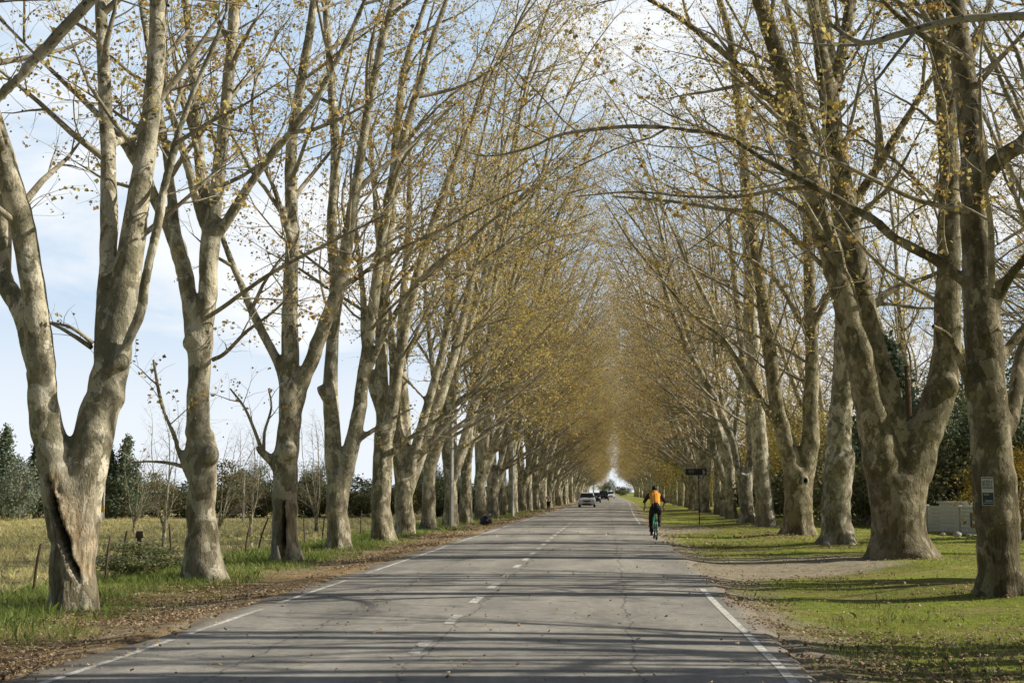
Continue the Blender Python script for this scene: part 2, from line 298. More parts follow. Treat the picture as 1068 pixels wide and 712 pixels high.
# ------------------------------------------------------------------ trees
class Tree:
    def __init__(s, seed, leaf=1.0, bias=(0, 0, 0), dens=1.0, fine=1.0, low=4.5):
        s.r = random.Random(seed); s.rng = np.random.default_rng(seed)
        s.thick = MB(); s.wood = MB(); s.tw = []; s.leaf = leaf; s.bias = np.array(bias, float); s.dens = dens; s.fine = fine; s.low = low; s.extd = 1.0; s.vox = .06
    def unit(s):
        v = np.array([s.r.gauss(0, 1) for _ in range(3)]); return v / (np.linalg.norm(v) + 1e-9)
    def add_tube(s, pts, rad):
        r0 = max(rad)
        if r0 > .075: 
            k = max(2, int(np.sum(np.array(rad) > max(.035, s.vox))) + 1)
            s.thick.tube(pts[:k], rad[:k], 14 if r0 > .15 else 9)
            if k < len(pts): s.wood.tube(pts[max(0, k - 2):], rad[max(0, k - 2):], 8, cap=False)
        else:
            s.wood.tube(pts, rad, 8 if r0 > .045 else 6 if r0 > .03 else (4 if r0 > .012 else 3), cap=False)
    def grow(s, p, d, L, r, lvl):
        """lvl 1 limb, 2 branch, 3 branchlet, 4 twig"""
        rr = s.r
        n = max(3, int(L / (0, 1.0, .55, .32, .22)[lvl])); 
        jit = (0, .11, .17, .22, .28)[lvl]; trop = (0, .05, .045, .03, 0)[lvl]
        d = np.array(d, float); d /= np.linalg.norm(d); pts = [np.array(p, float)]; dirs = [d]
        for i in range(n):
            d = d + s.unit() * jit; d[2] += trop if d[2] < .93 else 0; d = d + s.bias * (.057 if lvl < 3 else .02)
            d /= np.linalg.norm(d); pts.append(pts[-1] + d * (L / n)); dirs.append(d)
        t = np.linspace(0, 1, n + 1); re = (0, .026, .008, .0035, .0018)[lvl]
        rad = re + (r - re) * (1 - t) ** .85
        s.add_tube(pts, list(rad)); 
        s.spawn(pts, dirs, rad, L, lvl)
        if lvl < 4: s.grow(pts[-1], dirs[-1], L * .35 if lvl == 1 else L * .5, rad[-1], lvl + 1)
        return pts
    def spawn(s, pts, dirs, rad, L, lvl, t0=None, count=None, side=None):
        rr = s.r; n = len(pts) - 1
        if lvl == 4:
            s.tw.append((np.array(pts[1:]), dirs[-1])); return
        k = count if count is not None else max(2, int(L * (0, .85, 1.6, 3.9 * s.fine)[lvl] * s.dens + rr.random()))
        a0 = rr.random() * 6.28
        for c in range(k):
            t = (t0 if t0 is not None else (0, .25, .15, .12)[lvl]) ; t = t + (1 - t) * (c + rr.random()) / k
            i = min(n - 1, int(t * n)); f = t * n - i
            p = np.array(pts[i]) * (1 - f) + np.array(pts[i + 1]) * f
            if lvl == 1 and p[2] < s.low: continue
            d = np.array(dirs[min(i + 1, n)])
            a0 += 2.4 + rr.uniform(-.5, .5)
            u = np.cross(d, [0, 0, 1.0]) if abs(d[2]) < .95 else np.cross(d, [0, 1.0, 0]); u /= np.linalg.norm(u); v = np.cross(u, d)
            q = u * math.cos(a0) + v * math.sin(a0)
            if q.dot(s.bias) < -.2 and rr.random() < .35: q = -q
            an = R(rr.uniform(*((0, 0), (32, 64), (34, 66), (35, 70))[lvl]))
            dd = d * math.cos(an) + q * math.sin(an)
            if lvl == 1: cl = rr.uniform(.30, .52) * max(L, 7) * (1.1 - .55 * t); cl = min(cl, 5.5)
            elif lvl == 2: cl = rr.uniform(.3, .52) * L * (1.15 - .6 * t); cl = min(max(cl, .8), 2.4)
            else: cl = rr.uniform(.35, .9)
            r_ = float(np.interp(t, np.linspace(0, 1, n + 1), rad))
            cr = min(r_ * .62, (0, .07, .021, .0062)[lvl] * rr.uniform(.6, 1.1))
            s.grow(p, dd, cl, cr, lvl + 1)
    def limb(s, pts, rad, ext=0, spawn=1.0, lvl=1, t0=None):
        """hand laid limb through measured points, smoothed, then grown on"""
        pts = np.array(pts, float); n = len(pts)
        tt = np.arange(n); m = (n - 1) * 4 + 1; ts = np.linspace(0, n - 1, m)
        e = np.concatenate([[2 * pts[0] - pts[1]], pts, [2 * pts[-1] - pts[-2]]])
        out = []
        for t in ts:
            i = min(int(t), n - 2); f = t - i; p0, p1, p2, p3 = e[i:i + 4]
            out.append(.5 * (2 * p1 + (p2 - p0) * f + (2 * p0 - 5 * p1 + 4 * p2 - p3) * f * f + (3 * p1 - p0 - 3 * p2 + p3) * f ** 3))
        out = np.array(out); rr = np.interp(ts, tt, rad)
        wob = s.rng.normal(0, 1, (m, 3)) * rr[:, None] * .045; wob[:1] = 0; wob[-1:] = 0; out = out + wob
        d = np.gradient(out, axis=0); d /= np.linalg.norm(d, axis=1)[:, None]
        L = float(np.sum(np.linalg.norm(np.diff(out, axis=0), axis=1)))
        s.add_tube(list(out), list(rr))
        if spawn > 0:
            s.spawn(list(out), list(d), rr, L, lvl, t0=t0, count=int((L * .65 + 1) * spawn * s.dens) if lvl == 1 else None)
        if ext > 0:
            k_ = s.dens; s.dens *= s.extd; s.grow(out[-1], d[-1], ext, rr[-1], lvl); s.dens = k_
        return out
    def leaves(s, per=3.4, size=(.034, .070)):
        rng = s.rng
        T = s.tw; base = []; 
        for pts, d in T:
            k = rng.poisson(per * s.leaf * rng.gamma(.6, 1.67))
            for _ in range(k):
                i = rng.integers(0, len(pts)); base.append(pts[i])
        mb = MB()
        if not base: return mb
        B = np.array(base); n = len(B); B = B + rng.normal(0, .05, (n, 3)); B[:, 2] -= .03
        ax = rng.normal(0, 1, (n, 3)); ax[:, 2] -= .7; ax /= np.linalg.norm(ax, axis=1)[:, None]
        nn = rng.normal(0, 1, (n, 3)); nn -= ax * np.sum(nn * ax, 1)[:, None]; nn /= np.linalg.norm(nn, axis=1)[:, None]
        sd_ = np.cross(ax, nn); sz = rng.uniform(*size, n) * 1.25
        shape = [(0, 0, 0), (.28, .55, .12), (.45, .42, -.05), (1.0, .0, .1), (.45, -.42, -.05), (.28, -.55, .12)]
        V = np.stack([B + sz[:, None] * (a * 1.1 * ax + b * sd_ + c * nn) for a, b, c in shape], 1)
        pal = np.array([[.76, .56, .20], [.66, .48, .16], [.82, .66, .27], [.64, .58, .20], [.44, .29, .11], [.76, .64, .23]])
        C = pal[rng.choice(6, n, p=[.28, .2, .16, .14, .1, .12])] * rng.uniform(.75, 1.2, (n, 1))
        mb.add(V.reshape(-1, 3), [np.arange(n * 6).reshape(-1, 6)], np.repeat(C, 6, 0))
        # hanging seed balls
        k = max(1, int(len(T) * .35)); idx = rng.choice(len(T), k, replace=False)
        o = np.array([[0, 0, 1], [1, 0, 0], [0, 1, 0], [-1, 0, 0], [0, -1, 0], [0, 0, -1.0]]) * .019
        Q = np.array([T[i][0][-1] for i in idx]) + rng.normal(0, .03, (k, 3)) - np.array([0, 0, .07])
        VV = (Q[:, None] + o[None]).reshape(-1, 3)
        fs = np.array([[0, 1, 2], [0, 2, 3], [0, 3, 4], [0, 4, 1], [5, 2, 1], [5, 3, 2], [5, 4, 3], [5, 1, 4]])
        mb.add(VV, [(fs[None] + (np.arange(k) * 6)[:, None, None]).reshape(-1, 3)], np.array([.075, .05, .025]))
        return mb
    def build(s, base, voxel=.05, slits=(), flare=.12, seedv=0.0, per=3.4):
        base = np.array(base, float)
        tr = remesh(s.thick, voxel, 5)
        V = getv(tr); N = getn(tr); L = V - base
        # lumps, butt flare, hollows
        amp = np.clip(.014 + .038 * np.exp(-np.maximum(L[:, 2], 0) / 1.6), 0, .06)
        dsp = np.array([mnoise.noise((x * 1.9 + seedv, y * 1.9, z * 1.1)) * .9 + mnoise.noise((x * 5 + seedv, y * 5, z * 2.6)) * .45 for x, y, z in L])
        V = V + N * (dsp * amp)[:, None]
        rad = np.hypot(L[:, 0], L[:, 1]); th = np.arctan2(L[:, 1], L[:, 0]); k = np.clip(1 - L[:, 2] / .7, 0, 1.3) ** 2
        ns = .5 + .5 * np.cos(5 * th + seedv + np.sin(2 * th + seedv))
        V[:, :2] = V[:, :2] + L[:, :2] * (k * (flare * .3 + flare * 1.9 * ns ** 2))[:, None]
        C = np.zeros((len(V), 3)); C[:, 2] = np.clip(1.15 - L[:, 2] / 2.2, 0, 1) * (.6 + .4 * np.sin(th * 3 + L[:, 2] * 2))
        C[:, 2] = np.clip(C[:, 2], 0, 1)
        for path, wd, dep, pale in slits:
            pth = np.array(path); zz = pth[:, 2]; o = np.argsort(zz)
            cx = np.interp(V[:, 2], zz[o], pth[o, 0]); inz = smooth(zz.min() - .02, zz.min() + .3, V[:, 2]) * (1 - smooth(zz.max() - .25, zz.max(), V[:, 2]))
            tz = np.clip((V[:, 2] - zz.min()) / (zz.max() - zz.min()), 0, 1); wz = wd * np.clip(np.sin(math.pi * np.clip(tz * .92 + .08, 0, 1)), .12, 1) ** .6
            wz = wz * (1 + .5 * np.array([mnoise.noise((0.0, seedv, z * 4)) for z in V[:, 2]]))
            dx = np.abs(V[:, 0] - cx); front = N[:, 1] < -.05
            e = np.clip(1.25 - dx / wz, 0, 1) * inz * front; e = e * e * (3 - 2 * e)
            lip = np.exp(-((dx - wz * 1.5) / (wz * .5)) ** 2) * inz * front
            V[:, 1] += e * dep - lip * .05
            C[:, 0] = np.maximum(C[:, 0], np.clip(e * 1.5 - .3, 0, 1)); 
            if pale: C[:, 1] = np.maximum(C[:, 1], np.clip(np.exp(-((V[:, 0] - cx - wz * 3.2) / (wz * 2.5)) ** 2) * inz * front, 0, 1) * pale)
        tr.vertices.foreach_set('co', (V - base).astype(np.float32).ravel()); tr.update(); vcol(tr, C); tr.materials.append(M['bark'])
        wd_ = s.wood
        wd_.v = [v - base for v in wd_.v]; br = wd_.mesh('branches'); br.materials.append(M['branch'])
        lf = s.leaves(per); lf.v = [v - base for v in lf.v]; cr = lf.mesh('crown', False); cr.materials.append(M['leaf'])
        return tr, br, cr
def tree_obj(meshes, loc, label, group, rz=0, scale=1.0, name='plane_tree', shade_tint=(1, 1, 1)):
    o = empty(name, loc, rz, label, 'tree', group); o.scale = (scale,) * 3
    for nm, me in zip(('trunk', 'branches', 'crown'), meshes): link(nm, me, None, o).color = (*shade_tint, 1)
    return o

def hand_tree(seed, Z, trunk, limbs, label, group, bias, blobs=(), slits=(), voxel=.05, low=4.5, leaf=1.0, dens=1.0, per=3.4, shade_tint=(1, 1, 1)):
    t = Tree(seed, leaf, bias, dens, 1.3, low); t.vox = voxel * .9; t.extd = .8 if bias[0] > 0 else .35
    sc_ = Z / F
    b = P(*trunk[0][:2], Z); base = np.array([b[0], Z, G(b[0], Z)])
    tp = [P(x, y, Z) for x, y, r in trunk]; tr_ = [r * sc_ for x, y, r in trunk]
    tp = [base - np.array([0, 0, .35])] + [base + np.array([0, 0, .02])] + tp[1:]; tr_ = [tr_[0] * 1.02] + tr_
    t.limb(tp, tr_, 0, 0); t.thick.ball(tp[-1] * .45 + tp[-2] * .55, (tr_[-1] + tr_[-2]) * .46)
    for L in limbs:
        pts = L['p']; n = len(pts); dz = L.get('dz', 0.0); zs = L.get('z0', 0.0)
        wp = [P(x, y, Z + zs + dz * (i / (n - 1)) ** 1.3) for i, (x, y, r) in enumerate(pts)]
        t.limb(wp, [max(r * sc_, .004) for _, _, r in pts], L.get('ext', 0), L.get('sp', 1.0), L.get('lvl', 1), L.get('t0'))
    for x, y, r, dy in blobs: t.thick.ball(P(x, y, Z + dy), (r * sc_, r * sc_, r * sc_ * 1.15))
    sl = [([P(x, y, Z) for x, y in path], wd * sc_, dep, pale) for path, wd, dep, pale in slits]
    return tree_obj(t.build(base, voxel, sl, seedv=seed * 1.37, per=per), base, label, group, shade_tint=shade_tint)

GL = 'plane trees lining the left side of the road'; GR = 'plane trees lining the right side of the road'
BL, BR = (.9, 0, .1), (-.9, 0, .1)
hand_tree(11, 17.7, [(78, 620, 25), (77, 590, 24), (75, 555, 24), (74, 525, 23), (74, 505, 20)], [
    dict(p=[(68, 560, 19), (63, 520, 19), (57, 480, 18), (48, 440, 17), (43, 400, 15), (41, 360, 14), (35, 310, 13), (27, 250, 13), (17, 212, 13), (4, 165, 12), (-18, 90, 10)], ext=9, dz=-.8, t0=.55),
    dict(p=[(42, 415, 9), (33, 365, 11), (24, 330, 11), (10, 303, 11), (3, 285, 10), (4, 240, 9), (-10, 170, 8)], ext=7, dz=.6, t0=.6),
    dict(p=[(81, 565, 20), (84, 520, 22), (93, 475, 22), (104, 430, 21), (113, 395, 20), (124, 335, 16), (135, 270, 15), (146, 200, 13), (157, 120, 11), (164, 50, 10), (163, -20, 9)], ext=10, dz=.6, t0=.5),
    dict(p=[(107, 410, 9), (107, 350, 10), (111, 290, 10), (114, 220, 10), (111, 130, 9), (107, 50, 8), (104, -20, 7)], ext=9, dz=1.4, t0=.5),
    dict(p=[(122, 385, 7), (130, 365, 6), (147, 325, 6), (151, 295, 6), (163, 240, 5.5), (174, 185, 5), (196, 110, 4), (222, 50, 3.2), (240, 0, 2.5)], ext=4, dz=-.5, t0=.3),
    dict(p=[(95, 362, 3), (80, 352, 2.5), (55, 338, 1.6), (20, 325, 1)], lvl=3, dz=.6), dict(p=[(97, 358, 2.5), (75, 342, 1.8), (48, 335, 1)], lvl=3, dz=-.4),
], 'old plane tree at left edge of photo with a dark hollow splitting its trunk', GL, BL,
    blobs=[(127, 378, 9, -.15), (13, 212, 14, 0), (36, 412, 7, -.05)],
    slits=[([(56, 484), (62, 510), (68, 535), (76, 560), (86, 590), (92, 612)], 4.6, .17, 1.0)], voxel=.04, low=5.2)
hand_tree(23, 23.9, [(214, 603, 23), (212, 580, 19), (210, 545, 16), (211, 490, 15), (210, 468, 17), (207, 440, 13), (207, 400, 12), (208, 355, 13)], [
    dict(p=[(205, 385, 9), (201, 345, 9), (196, 305, 9), (190, 275, 9), (183, 252, 9), (172, 228, 7), (158, 200, 6.5), (145, 175, 6), (128, 148, 5), (95, 112, 4), (55, 75, 3), (5, 25, 2.3)], ext=4, dz=.8, t0=.4),
    dict(p=[(186, 262, 7), (180, 215, 6), (172, 150, 5), (160, 80, 4.5), (150, 20, 4)], ext=8, dz=1.5, t0=.3),
    dict(p=[(209, 370, 12), (214, 325, 11), (217, 290, 10), (219, 255, 11), (223, 225, 9), (228, 180, 7.5), (236, 110, 7), (242, 45, 6.5), (246, -30, 6)], ext=10, t0=.55),
    dict(p=[(219, 255, 8), (214, 210, 7), (209, 175, 6.5), (206, 130, 6), (200, 65, 5.5), (192, -20, 5)], ext=9, dz=1, t0=.4),
    dict(p=[(222, 250, 6), (236, 232, 6), (258, 196, 5.5), (280, 165, 5), (303, 138, 4.5), (332, 98, 4), (362, 42, 3.5), (385, -10, 3)], ext=6, dz=-1, t0=.25),
    dict(p=[(212, 235, 5), (200, 190, 5), (186, 140, 4.5), (172, 90, 4), (165, 30, 3.5)], ext=7, dz=-1.2, t0=.35),
    dict(p=[(199, 500, 5), (190, 482, 3.6), (181, 452, 2.8), (172, 432, 2.4), (165, 405, 1.8), (160, 375, 1.2)], lvl=2, dz=-.5, sp=1),
    dict(p=[(193, 487, 2.5), (178, 483, 1.8), (158, 481, 1.3), (138, 482, .8)], lvl=3, dz=.4),
    dict(p=[(222, 375, 2.6), (235, 368, 2.2), (258, 345, 1.8), (285, 325, 1.4), (310, 300, 1)], lvl=2, dz=-.8),
    dict(p=[(218, 330, 2.6), (240, 315, 2.4), (275, 290, 2.2), (310, 270, 2), (350, 250, 1.6), (400, 225, 1)], lvl=2, dz=-1.8),
], 'plane tree with swollen burls and flared foot, second along the left verge', GL, BL,
    blobs=[(219, 474, 10, -.2), (200, 478, 8, -.1), (203, 352, 11, -.05), (196, 358, 7, -.1)], voxel=.045, low=5.4)
hand_tree(35, 30.1, [(300, 580, 17), (298, 560, 14), (297, 520, 13), (298, 480, 14), (302, 450, 12.5), (303, 400, 12)], [
    dict(p=[(303, 430, 11), (302, 390, 10), (302, 340, 9), (303, 290, 8), (305, 240, 7.5), (303, 190, 7), (305, 140, 6), (315, 80, 5.5), (325, 20, 5), (330, -30, 4.5)], ext=9, dz=.8, t0=.4),
    dict(p=[(307, 430, 8), (316, 398, 8), (328, 368, 8), (340, 335, 7.5), (352, 303, 7.5), (360, 268, 7), (367, 220, 6), (375, 170, 5.5), (383, 120, 5), (395, 60, 4.5), (410, 0, 4)], ext=8, dz=-.5, t0=.35),
    dict(p=[(300, 425, 7), (294, 388, 6), (278, 355, 5), (265, 328, 5), (255, 305, 4.5), (238, 264, 4), (225, 225, 3)], ext=6, dz=1, t0=.3),
    dict(p=[(352, 300, 4.5), (372, 290, 3.5), (392, 275, 3), (420, 258, 2.4), (460, 240, 1.6)], ext=2.5, dz=-1.5, lvl=2),
    dict(p=[(303, 250, 4), (292, 215, 3.4), (283, 190, 3), (270, 160, 2.6), (262, 120, 2)], ext=4, dz=.5, lvl=2),
    dict(p=[(289, 490, 5), (280, 478, 5), (272, 470, 4.5), (268, 465, 3)], sp=0, lvl=2),
    dict(p=[(274, 472, 2.4), (266, 450, 1.8), (255, 425, 1.4), (240, 405, .9)], lvl=2, dz=-.4), dict(p=[(275, 471, 2), (276, 450, 1.6), (283, 425, 1.2), (280, 405, .8)], lvl=2, dz=.4),
], 'plane tree with dark vertical slit in its trunk foot, third along the left verge', GL, BL,
    blobs=[(301, 470, 10, -.25), (290, 480, 6, 0)], slits=[([(298, 515), (299, 540), (299, 560), (301, 576)], 2.6, .2, .5)], voxel=.05, low=5.4)
hand_tree(47, 36.3, [(354, 568, 14), (352, 540, 11.5), (352, 515, 11.5), (352, 495, 10)], [
    dict(p=[(351, 530, 9.5), (349, 495, 9.5), (347, 455, 9), (345, 405, 8), (347, 350, 7), (350, 300, 7), (346, 240, 6), (350, 160, 5.5), (345, 80, 5), (340, 10, 4.5)], ext=7, dz=1, t0=.4),
    dict(p=[(353, 535, 9.5), (357, 503, 10), (364, 475, 9), (372, 440, 8), (378, 400, 7), (385, 350, 6.5), (392, 300, 6), (400, 240, 5.5), (416, 160, 5), (440, 80, 4)], ext=7, t0=.35),
    dict(p=[(380, 395, 4.5), (398, 355, 4), (420, 315, 3.5), (450, 280, 3), (490, 250, 2)], ext=3, dz=-1, lvl=2),
    dict(p=[(372, 460, 3.5), (390, 448, 3), (412, 435, 2.4), (432, 425, 1.6)], lvl=3),
    dict(p=[(344, 420, 6), (337, 408, 6), (335, 402, 5)], sp=0, lvl=2),
], 'forked plane tree with two straight limbs, fourth along the left verge', GL, BL, voxel=.055, low=5)
hand_tree(59, 42.1, [(399, 560, 12.5), (397, 530, 10.5), (399, 490, 11), (401, 445, 10)], [
    dict(p=[(400, 460, 8), (399, 420, 7.5), (398, 370, 7), (400, 300, 6.5), (408, 220, 5.5), (413, 150, 5), (420, 80, 4.5)], ext=6, dz=1, t0=.35),
    dict(p=[(403, 460, 7), (409, 430, 6.5), (415, 390, 6), (425, 330, 5.5), (443, 260, 5), (470, 180, 4), (495, 120, 3)], ext=5, t0=.3),
    dict(p=[(402, 480, 3.5), (420, 462, 3), (445, 445, 2.6), (480, 420, 2), (510, 390, 1.4)], ext=1, dz=-1.5, lvl=2),
    dict(p=[(397, 430, 5), (386, 395, 4.5), (380, 350, 4), (378, 300, 3.5), (370, 240, 3)], ext=5, dz=.6, t0=.3),
], 'thick plane tree with lit right flank, fifth along the left verge', GL, BL, voxel=.06, low=5)

hand_tree(71, 19.7, [(1046, 618, 24), (1042, 590, 21), (1040, 550, 22), (1038, 510, 22), (1034, 460, 21), (1029, 400, 20), (1024, 340, 19)], [
    dict(p=[(1027, 370, 19), (1023, 320, 18), (1019, 260, 16), (1016, 200, 14.5), (1014, 140, 13.5), (1004, 70, 12.5), (996, 0, 11), (990, -60, 10)], ext=10, dz=.4, t0=.6),
    dict(p=[(1018, 215, 9), (1025, 188, 10), (1046, 163, 9), (1069, 148, 8.5), (1100, 110, 8)], ext=9, dz=-.6, t0=.4),
    dict(p=[(1033, 320, 9), (1043, 304, 8), (1053, 288, 5.5), (1068, 271, 4.5), (1095, 230, 4)], ext=5, dz=-.4, t0=.4),
    dict(p=[(1036, 390, 7), (1043, 376, 6), (1053, 362, 5), (1068, 343, 4.5), (1100, 310, 4)], ext=5, dz=.3, t0=.4),
    dict(p=[(1042, 470, 8), (1054, 440, 8), (1059, 410, 8), (1064, 375, 7.5), (1080, 320, 7)], ext=8, dz=1.2, t0=.5),
    dict(p=[(1034, 300, 3.5), (1034, 270, 3.5), (1033, 231, 3), (1027, 195, 2.6), (1024, 150, 2)], ext=2, dz=-.9, lvl=2, z0=-.3),
    dict(p=[(1023, 300, 8), (1012, 295, 7.5), (1001, 290, 6.5), (975, 271, 6.5), (933, 248, 5.5), (915, 232, 5.2), (888, 216, 4.6), (848, 194, 4.2), (792, 163, 3.6), (759, 143, 3.2), (714, 135, 2.8), (655, 132, 2.3), (587, 140, 1.8), (553, 154, 1.4), (508, 163, .9), (475, 154, .6)], dz=1.2, sp=.8, t0=.32, z0=-.1, lvl=2),
    dict(p=[(848, 194, 2.8), (810, 198, 2.4), (770, 205, 2), (720, 205, 1.6), (660, 200, 1.2), (600, 205, .7)], dz=.8, lvl=2, z0=.7),
    dict(p=[(1020, 408, 6), (1010, 396, 5.5), (999, 371, 5), (989, 350, 3.8), (973, 340, 2)], sp=0, lvl=2, dz=-.6),
    dict(p=[(1016, 222, 3.4), (982, 215, 3), (943, 203, 2.6), (880, 172, 2.2), (830, 150, 1.6), (780, 110, 1)], lvl=2, dz=-.8),
    dict(p=[(1003, 60, 5), (960, 35, 4), (930, 10, 3.6), (890, -30, 3)], ext=4, dz=-.8, t0=.2),
], 'tall plane tree with a small poster on its trunk at right edge', GR, BR,
    blobs=[(1018, 405, 12, -.1), (1046, 440, 12, 0)], voxel=.042, low=4.6, shade_tint=(.52, .49, .43))  # bark colour darkened to stand in for shade on this trunk
hand_tree(83, 30.2, [(940, 582, 33), (937, 560, 28), (936, 535, 27), (936, 510, 26), (936, 492, 22)], [
    dict(p=[(931, 545, 21), (927, 510, 22), (919, 470, 20), (908, 425, 16), (895, 370, 14.5), (880, 310, 13), (864, 255, 12), (846, 200, 11.5), (830, 135, 10.5), (811, 60, 9.5), (793, 0, 8.5), (782, -40, 8)], ext=8, dz=-.6, t0=.5),
    dict(p=[(942, 545, 21), (946, 508, 22), (957, 470, 20), (972, 430, 17), (985, 390, 15.5), (988, 330, 13.5), (990, 260, 12), (990, 180, 11), (985, 100, 10), (976, 20, 9), (970, -40, 8)], ext=8, dz=.3, t0=.5),
    dict(p=[(939, 490, 14), (933, 445, 13), (927, 410, 12.5), (915, 370, 12), (901, 320, 12), (888, 250, 12), (880, 200, 11.5), (871, 152, 11), (864, 100, 10.5), (851, 25, 7), (842, -40, 6)], ext=7, dz=1.6, t0=.5),
    dict(p=[(866, 110, 7), (877, 60, 7), (887, 5, 6.5), (895, -50, 6)], ext=7, dz=2, z0=1.4, t0=.3),
    dict(p=[(872, 290, 3), (845, 265, 2.6), (800, 225, 2.4), (750, 218, 2), (700, 210, 1.6), (640, 205, 1)], lvl=2, dz=-1, sp=.8),
    dict(p=[(985, 130, 6), (1000, 90, 5), (1020, 40, 4.5), (1040, -20, 4)], ext=6, t0=.2, dz=.6),
    dict(p=[(832, 140, 6), (800, 100, 5), (760, 60, 4), (710, 20, 3.4), (660, -10, 2.6)], ext=4, t0=.2, dz=-1.5),
    dict(p=[(880, 225, 6), (905, 190, 5.5), (930, 150, 5), (960, 100, 4), (985, 60, 3)], ext=3, dz=.6, z0=1, t0=.2),
], 'massive low-forking plane tree with wide dark trunk on the right lawn', GR, BR,
    blobs=[(930, 412, 12, 1.1), (988, 402, 12, -.1)], voxel=.055, low=5, shade_tint=(.66, .63, .56))  # trunk tinted down in place of the shade it stands in
hand_tree(95, 38.3, [(875, 566, 18), (873, 545, 15), (872, 520, 14.5), (876, 490, 15.5), (874, 465, 13.5), (877, 430, 12), (880, 385, 11)], [
    dict(p=[(878, 410, 11), (880, 360, 10.5), (881, 320, 10), (879, 270, 9.5), (876, 220, 9), (872, 150, 8), (868, 80, 7), (860, 10, 6)], ext=8, t0=.3),
    dict(p=[(880, 380, 5.5), (892, 350, 5), (910, 320, 4.5), (935, 300, 4), (965, 290, 3)], ext=5, t0=.3, dz=1),
    dict(p=[(879, 300, 5), (862, 270, 4.5), (845, 225, 4), (830, 170, 3.6)], ext=6, t0=.3, dz=-.6),
], 'pale straight plane tree with a knobbly burl beside a white stone', GR, BR, blobs=[(876, 483, 12, -.25), (882, 476, 10, -.2), (870, 490, 9, -.2)], voxel=.06, low=5)
r4 = hand_tree(107, 46.3, [(833, 560, 17), (832, 545, 15), (832, 520, 14), (832, 500, 13), (833, 488, 11)], [
    dict(p=[(830, 520, 10), (827, 490, 10.5), (820, 460, 9.5), (811, 425, 8), (805, 385, 7.5), (798, 334, 7), (790, 270, 6), (781, 213, 5.5), (773, 135, 5), (765, 60, 4.5)], ext=7, t0=.35),
    dict(p=[(816, 455, 4), (806, 438, 3.5), (779, 392, 3), (753, 353, 2.8), (721, 327, 2.4), (688, 289, 2), (656, 250, 1.5)], ext=2, lvl=2, dz=-1),
    dict(p=[(835, 522, 11), (839, 492, 11), (845, 462, 9.5), (845, 426, 8), (847, 380, 7.5), (845, 331, 6.5), (843, 250, 6), (838, 150, 5), (832, 60, 4.5)], ext=7, t0=.35, dz=.6),
    dict(p=[(846, 345, 4), (858, 320, 3.6), (868, 300, 3), (880, 270, 2.5)], ext=4, lvl=2),
    dict(p=[(843, 345, 4), (832, 330, 3.4), (815, 300, 3), (790, 275, 2.4), (760, 260, 1.8)], ext=2, lvl=2, dz=-1),
], 'dark twin-limbed plane tree with a black knot hole on the right verge', GR, BR, voxel=.065, low=5, shade_tint=(.72, .69, .62))  # colour dimmed here too, as painted shade on the trunk
mb = MB(); kc = P(840, 501, 46.3 - .52) - np.array(r4.location); a_ = np.linspace(0, 6.283, 21); mb.tube([kc + np.array([.085 * math.cos(q), .02, .12 * math.sin(q)]) for q in a_], .04, 8, cap=False); kn = link('knot_collar', mb.mesh('knot_collar'), plain('callus_wood', (.58, .54, .44), .8, .2), r4)
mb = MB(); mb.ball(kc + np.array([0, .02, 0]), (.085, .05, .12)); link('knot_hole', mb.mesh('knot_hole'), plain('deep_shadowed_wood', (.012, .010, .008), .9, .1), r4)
hand_tree(119, 55.5, [(800, 554, 11), (798, 530, 9.5), (795, 500, 9), (791, 450, 8.5), (787, 400, 8)], [
    dict(p=[(788, 420, 8), (785, 380, 7.5), (783, 330, 7), (780, 250, 6), (775, 160, 5), (768, 90, 4)], ext=6, t0=.25),
    dict(p=[(791, 450, 4.5), (778, 410, 4), (762, 370, 3.6), (740, 320, 3), (715, 270, 2.4)], ext=4, t0=.3, dz=-1),
    dict(p=[(787, 380, 4), (797, 340, 3.6), (806, 290, 3)], ext=6, t0=.2, dz=1),
], 'slim single-stemmed plane tree left of the dark twin-limbed trunk', GR, BR, voxel=.065, low=5)
hand_tree(131, 63.5, [(779, 550, 8.5), (778, 530, 7.5), (777, 510, 7.5), (777, 495, 8)], [
    dict(p=[(775, 505, 5), (770, 485, 4.5), (762, 454, 4.2), (740, 405, 3.8), (725, 378, 3.4), (705, 335, 3), (690, 290, 2.6)], ext=5, t0=.3),
    dict(p=[(779, 505, 5.5), (783, 485, 5), (782, 442, 4.6), (775, 380, 4), (768, 310, 3.6), (760, 230, 3)], ext=6, t0=.3, dz=.6),
], 'low-forking plane tree with a long limb leaning toward the road', GR, BR, voxel=.07, low=4.6)

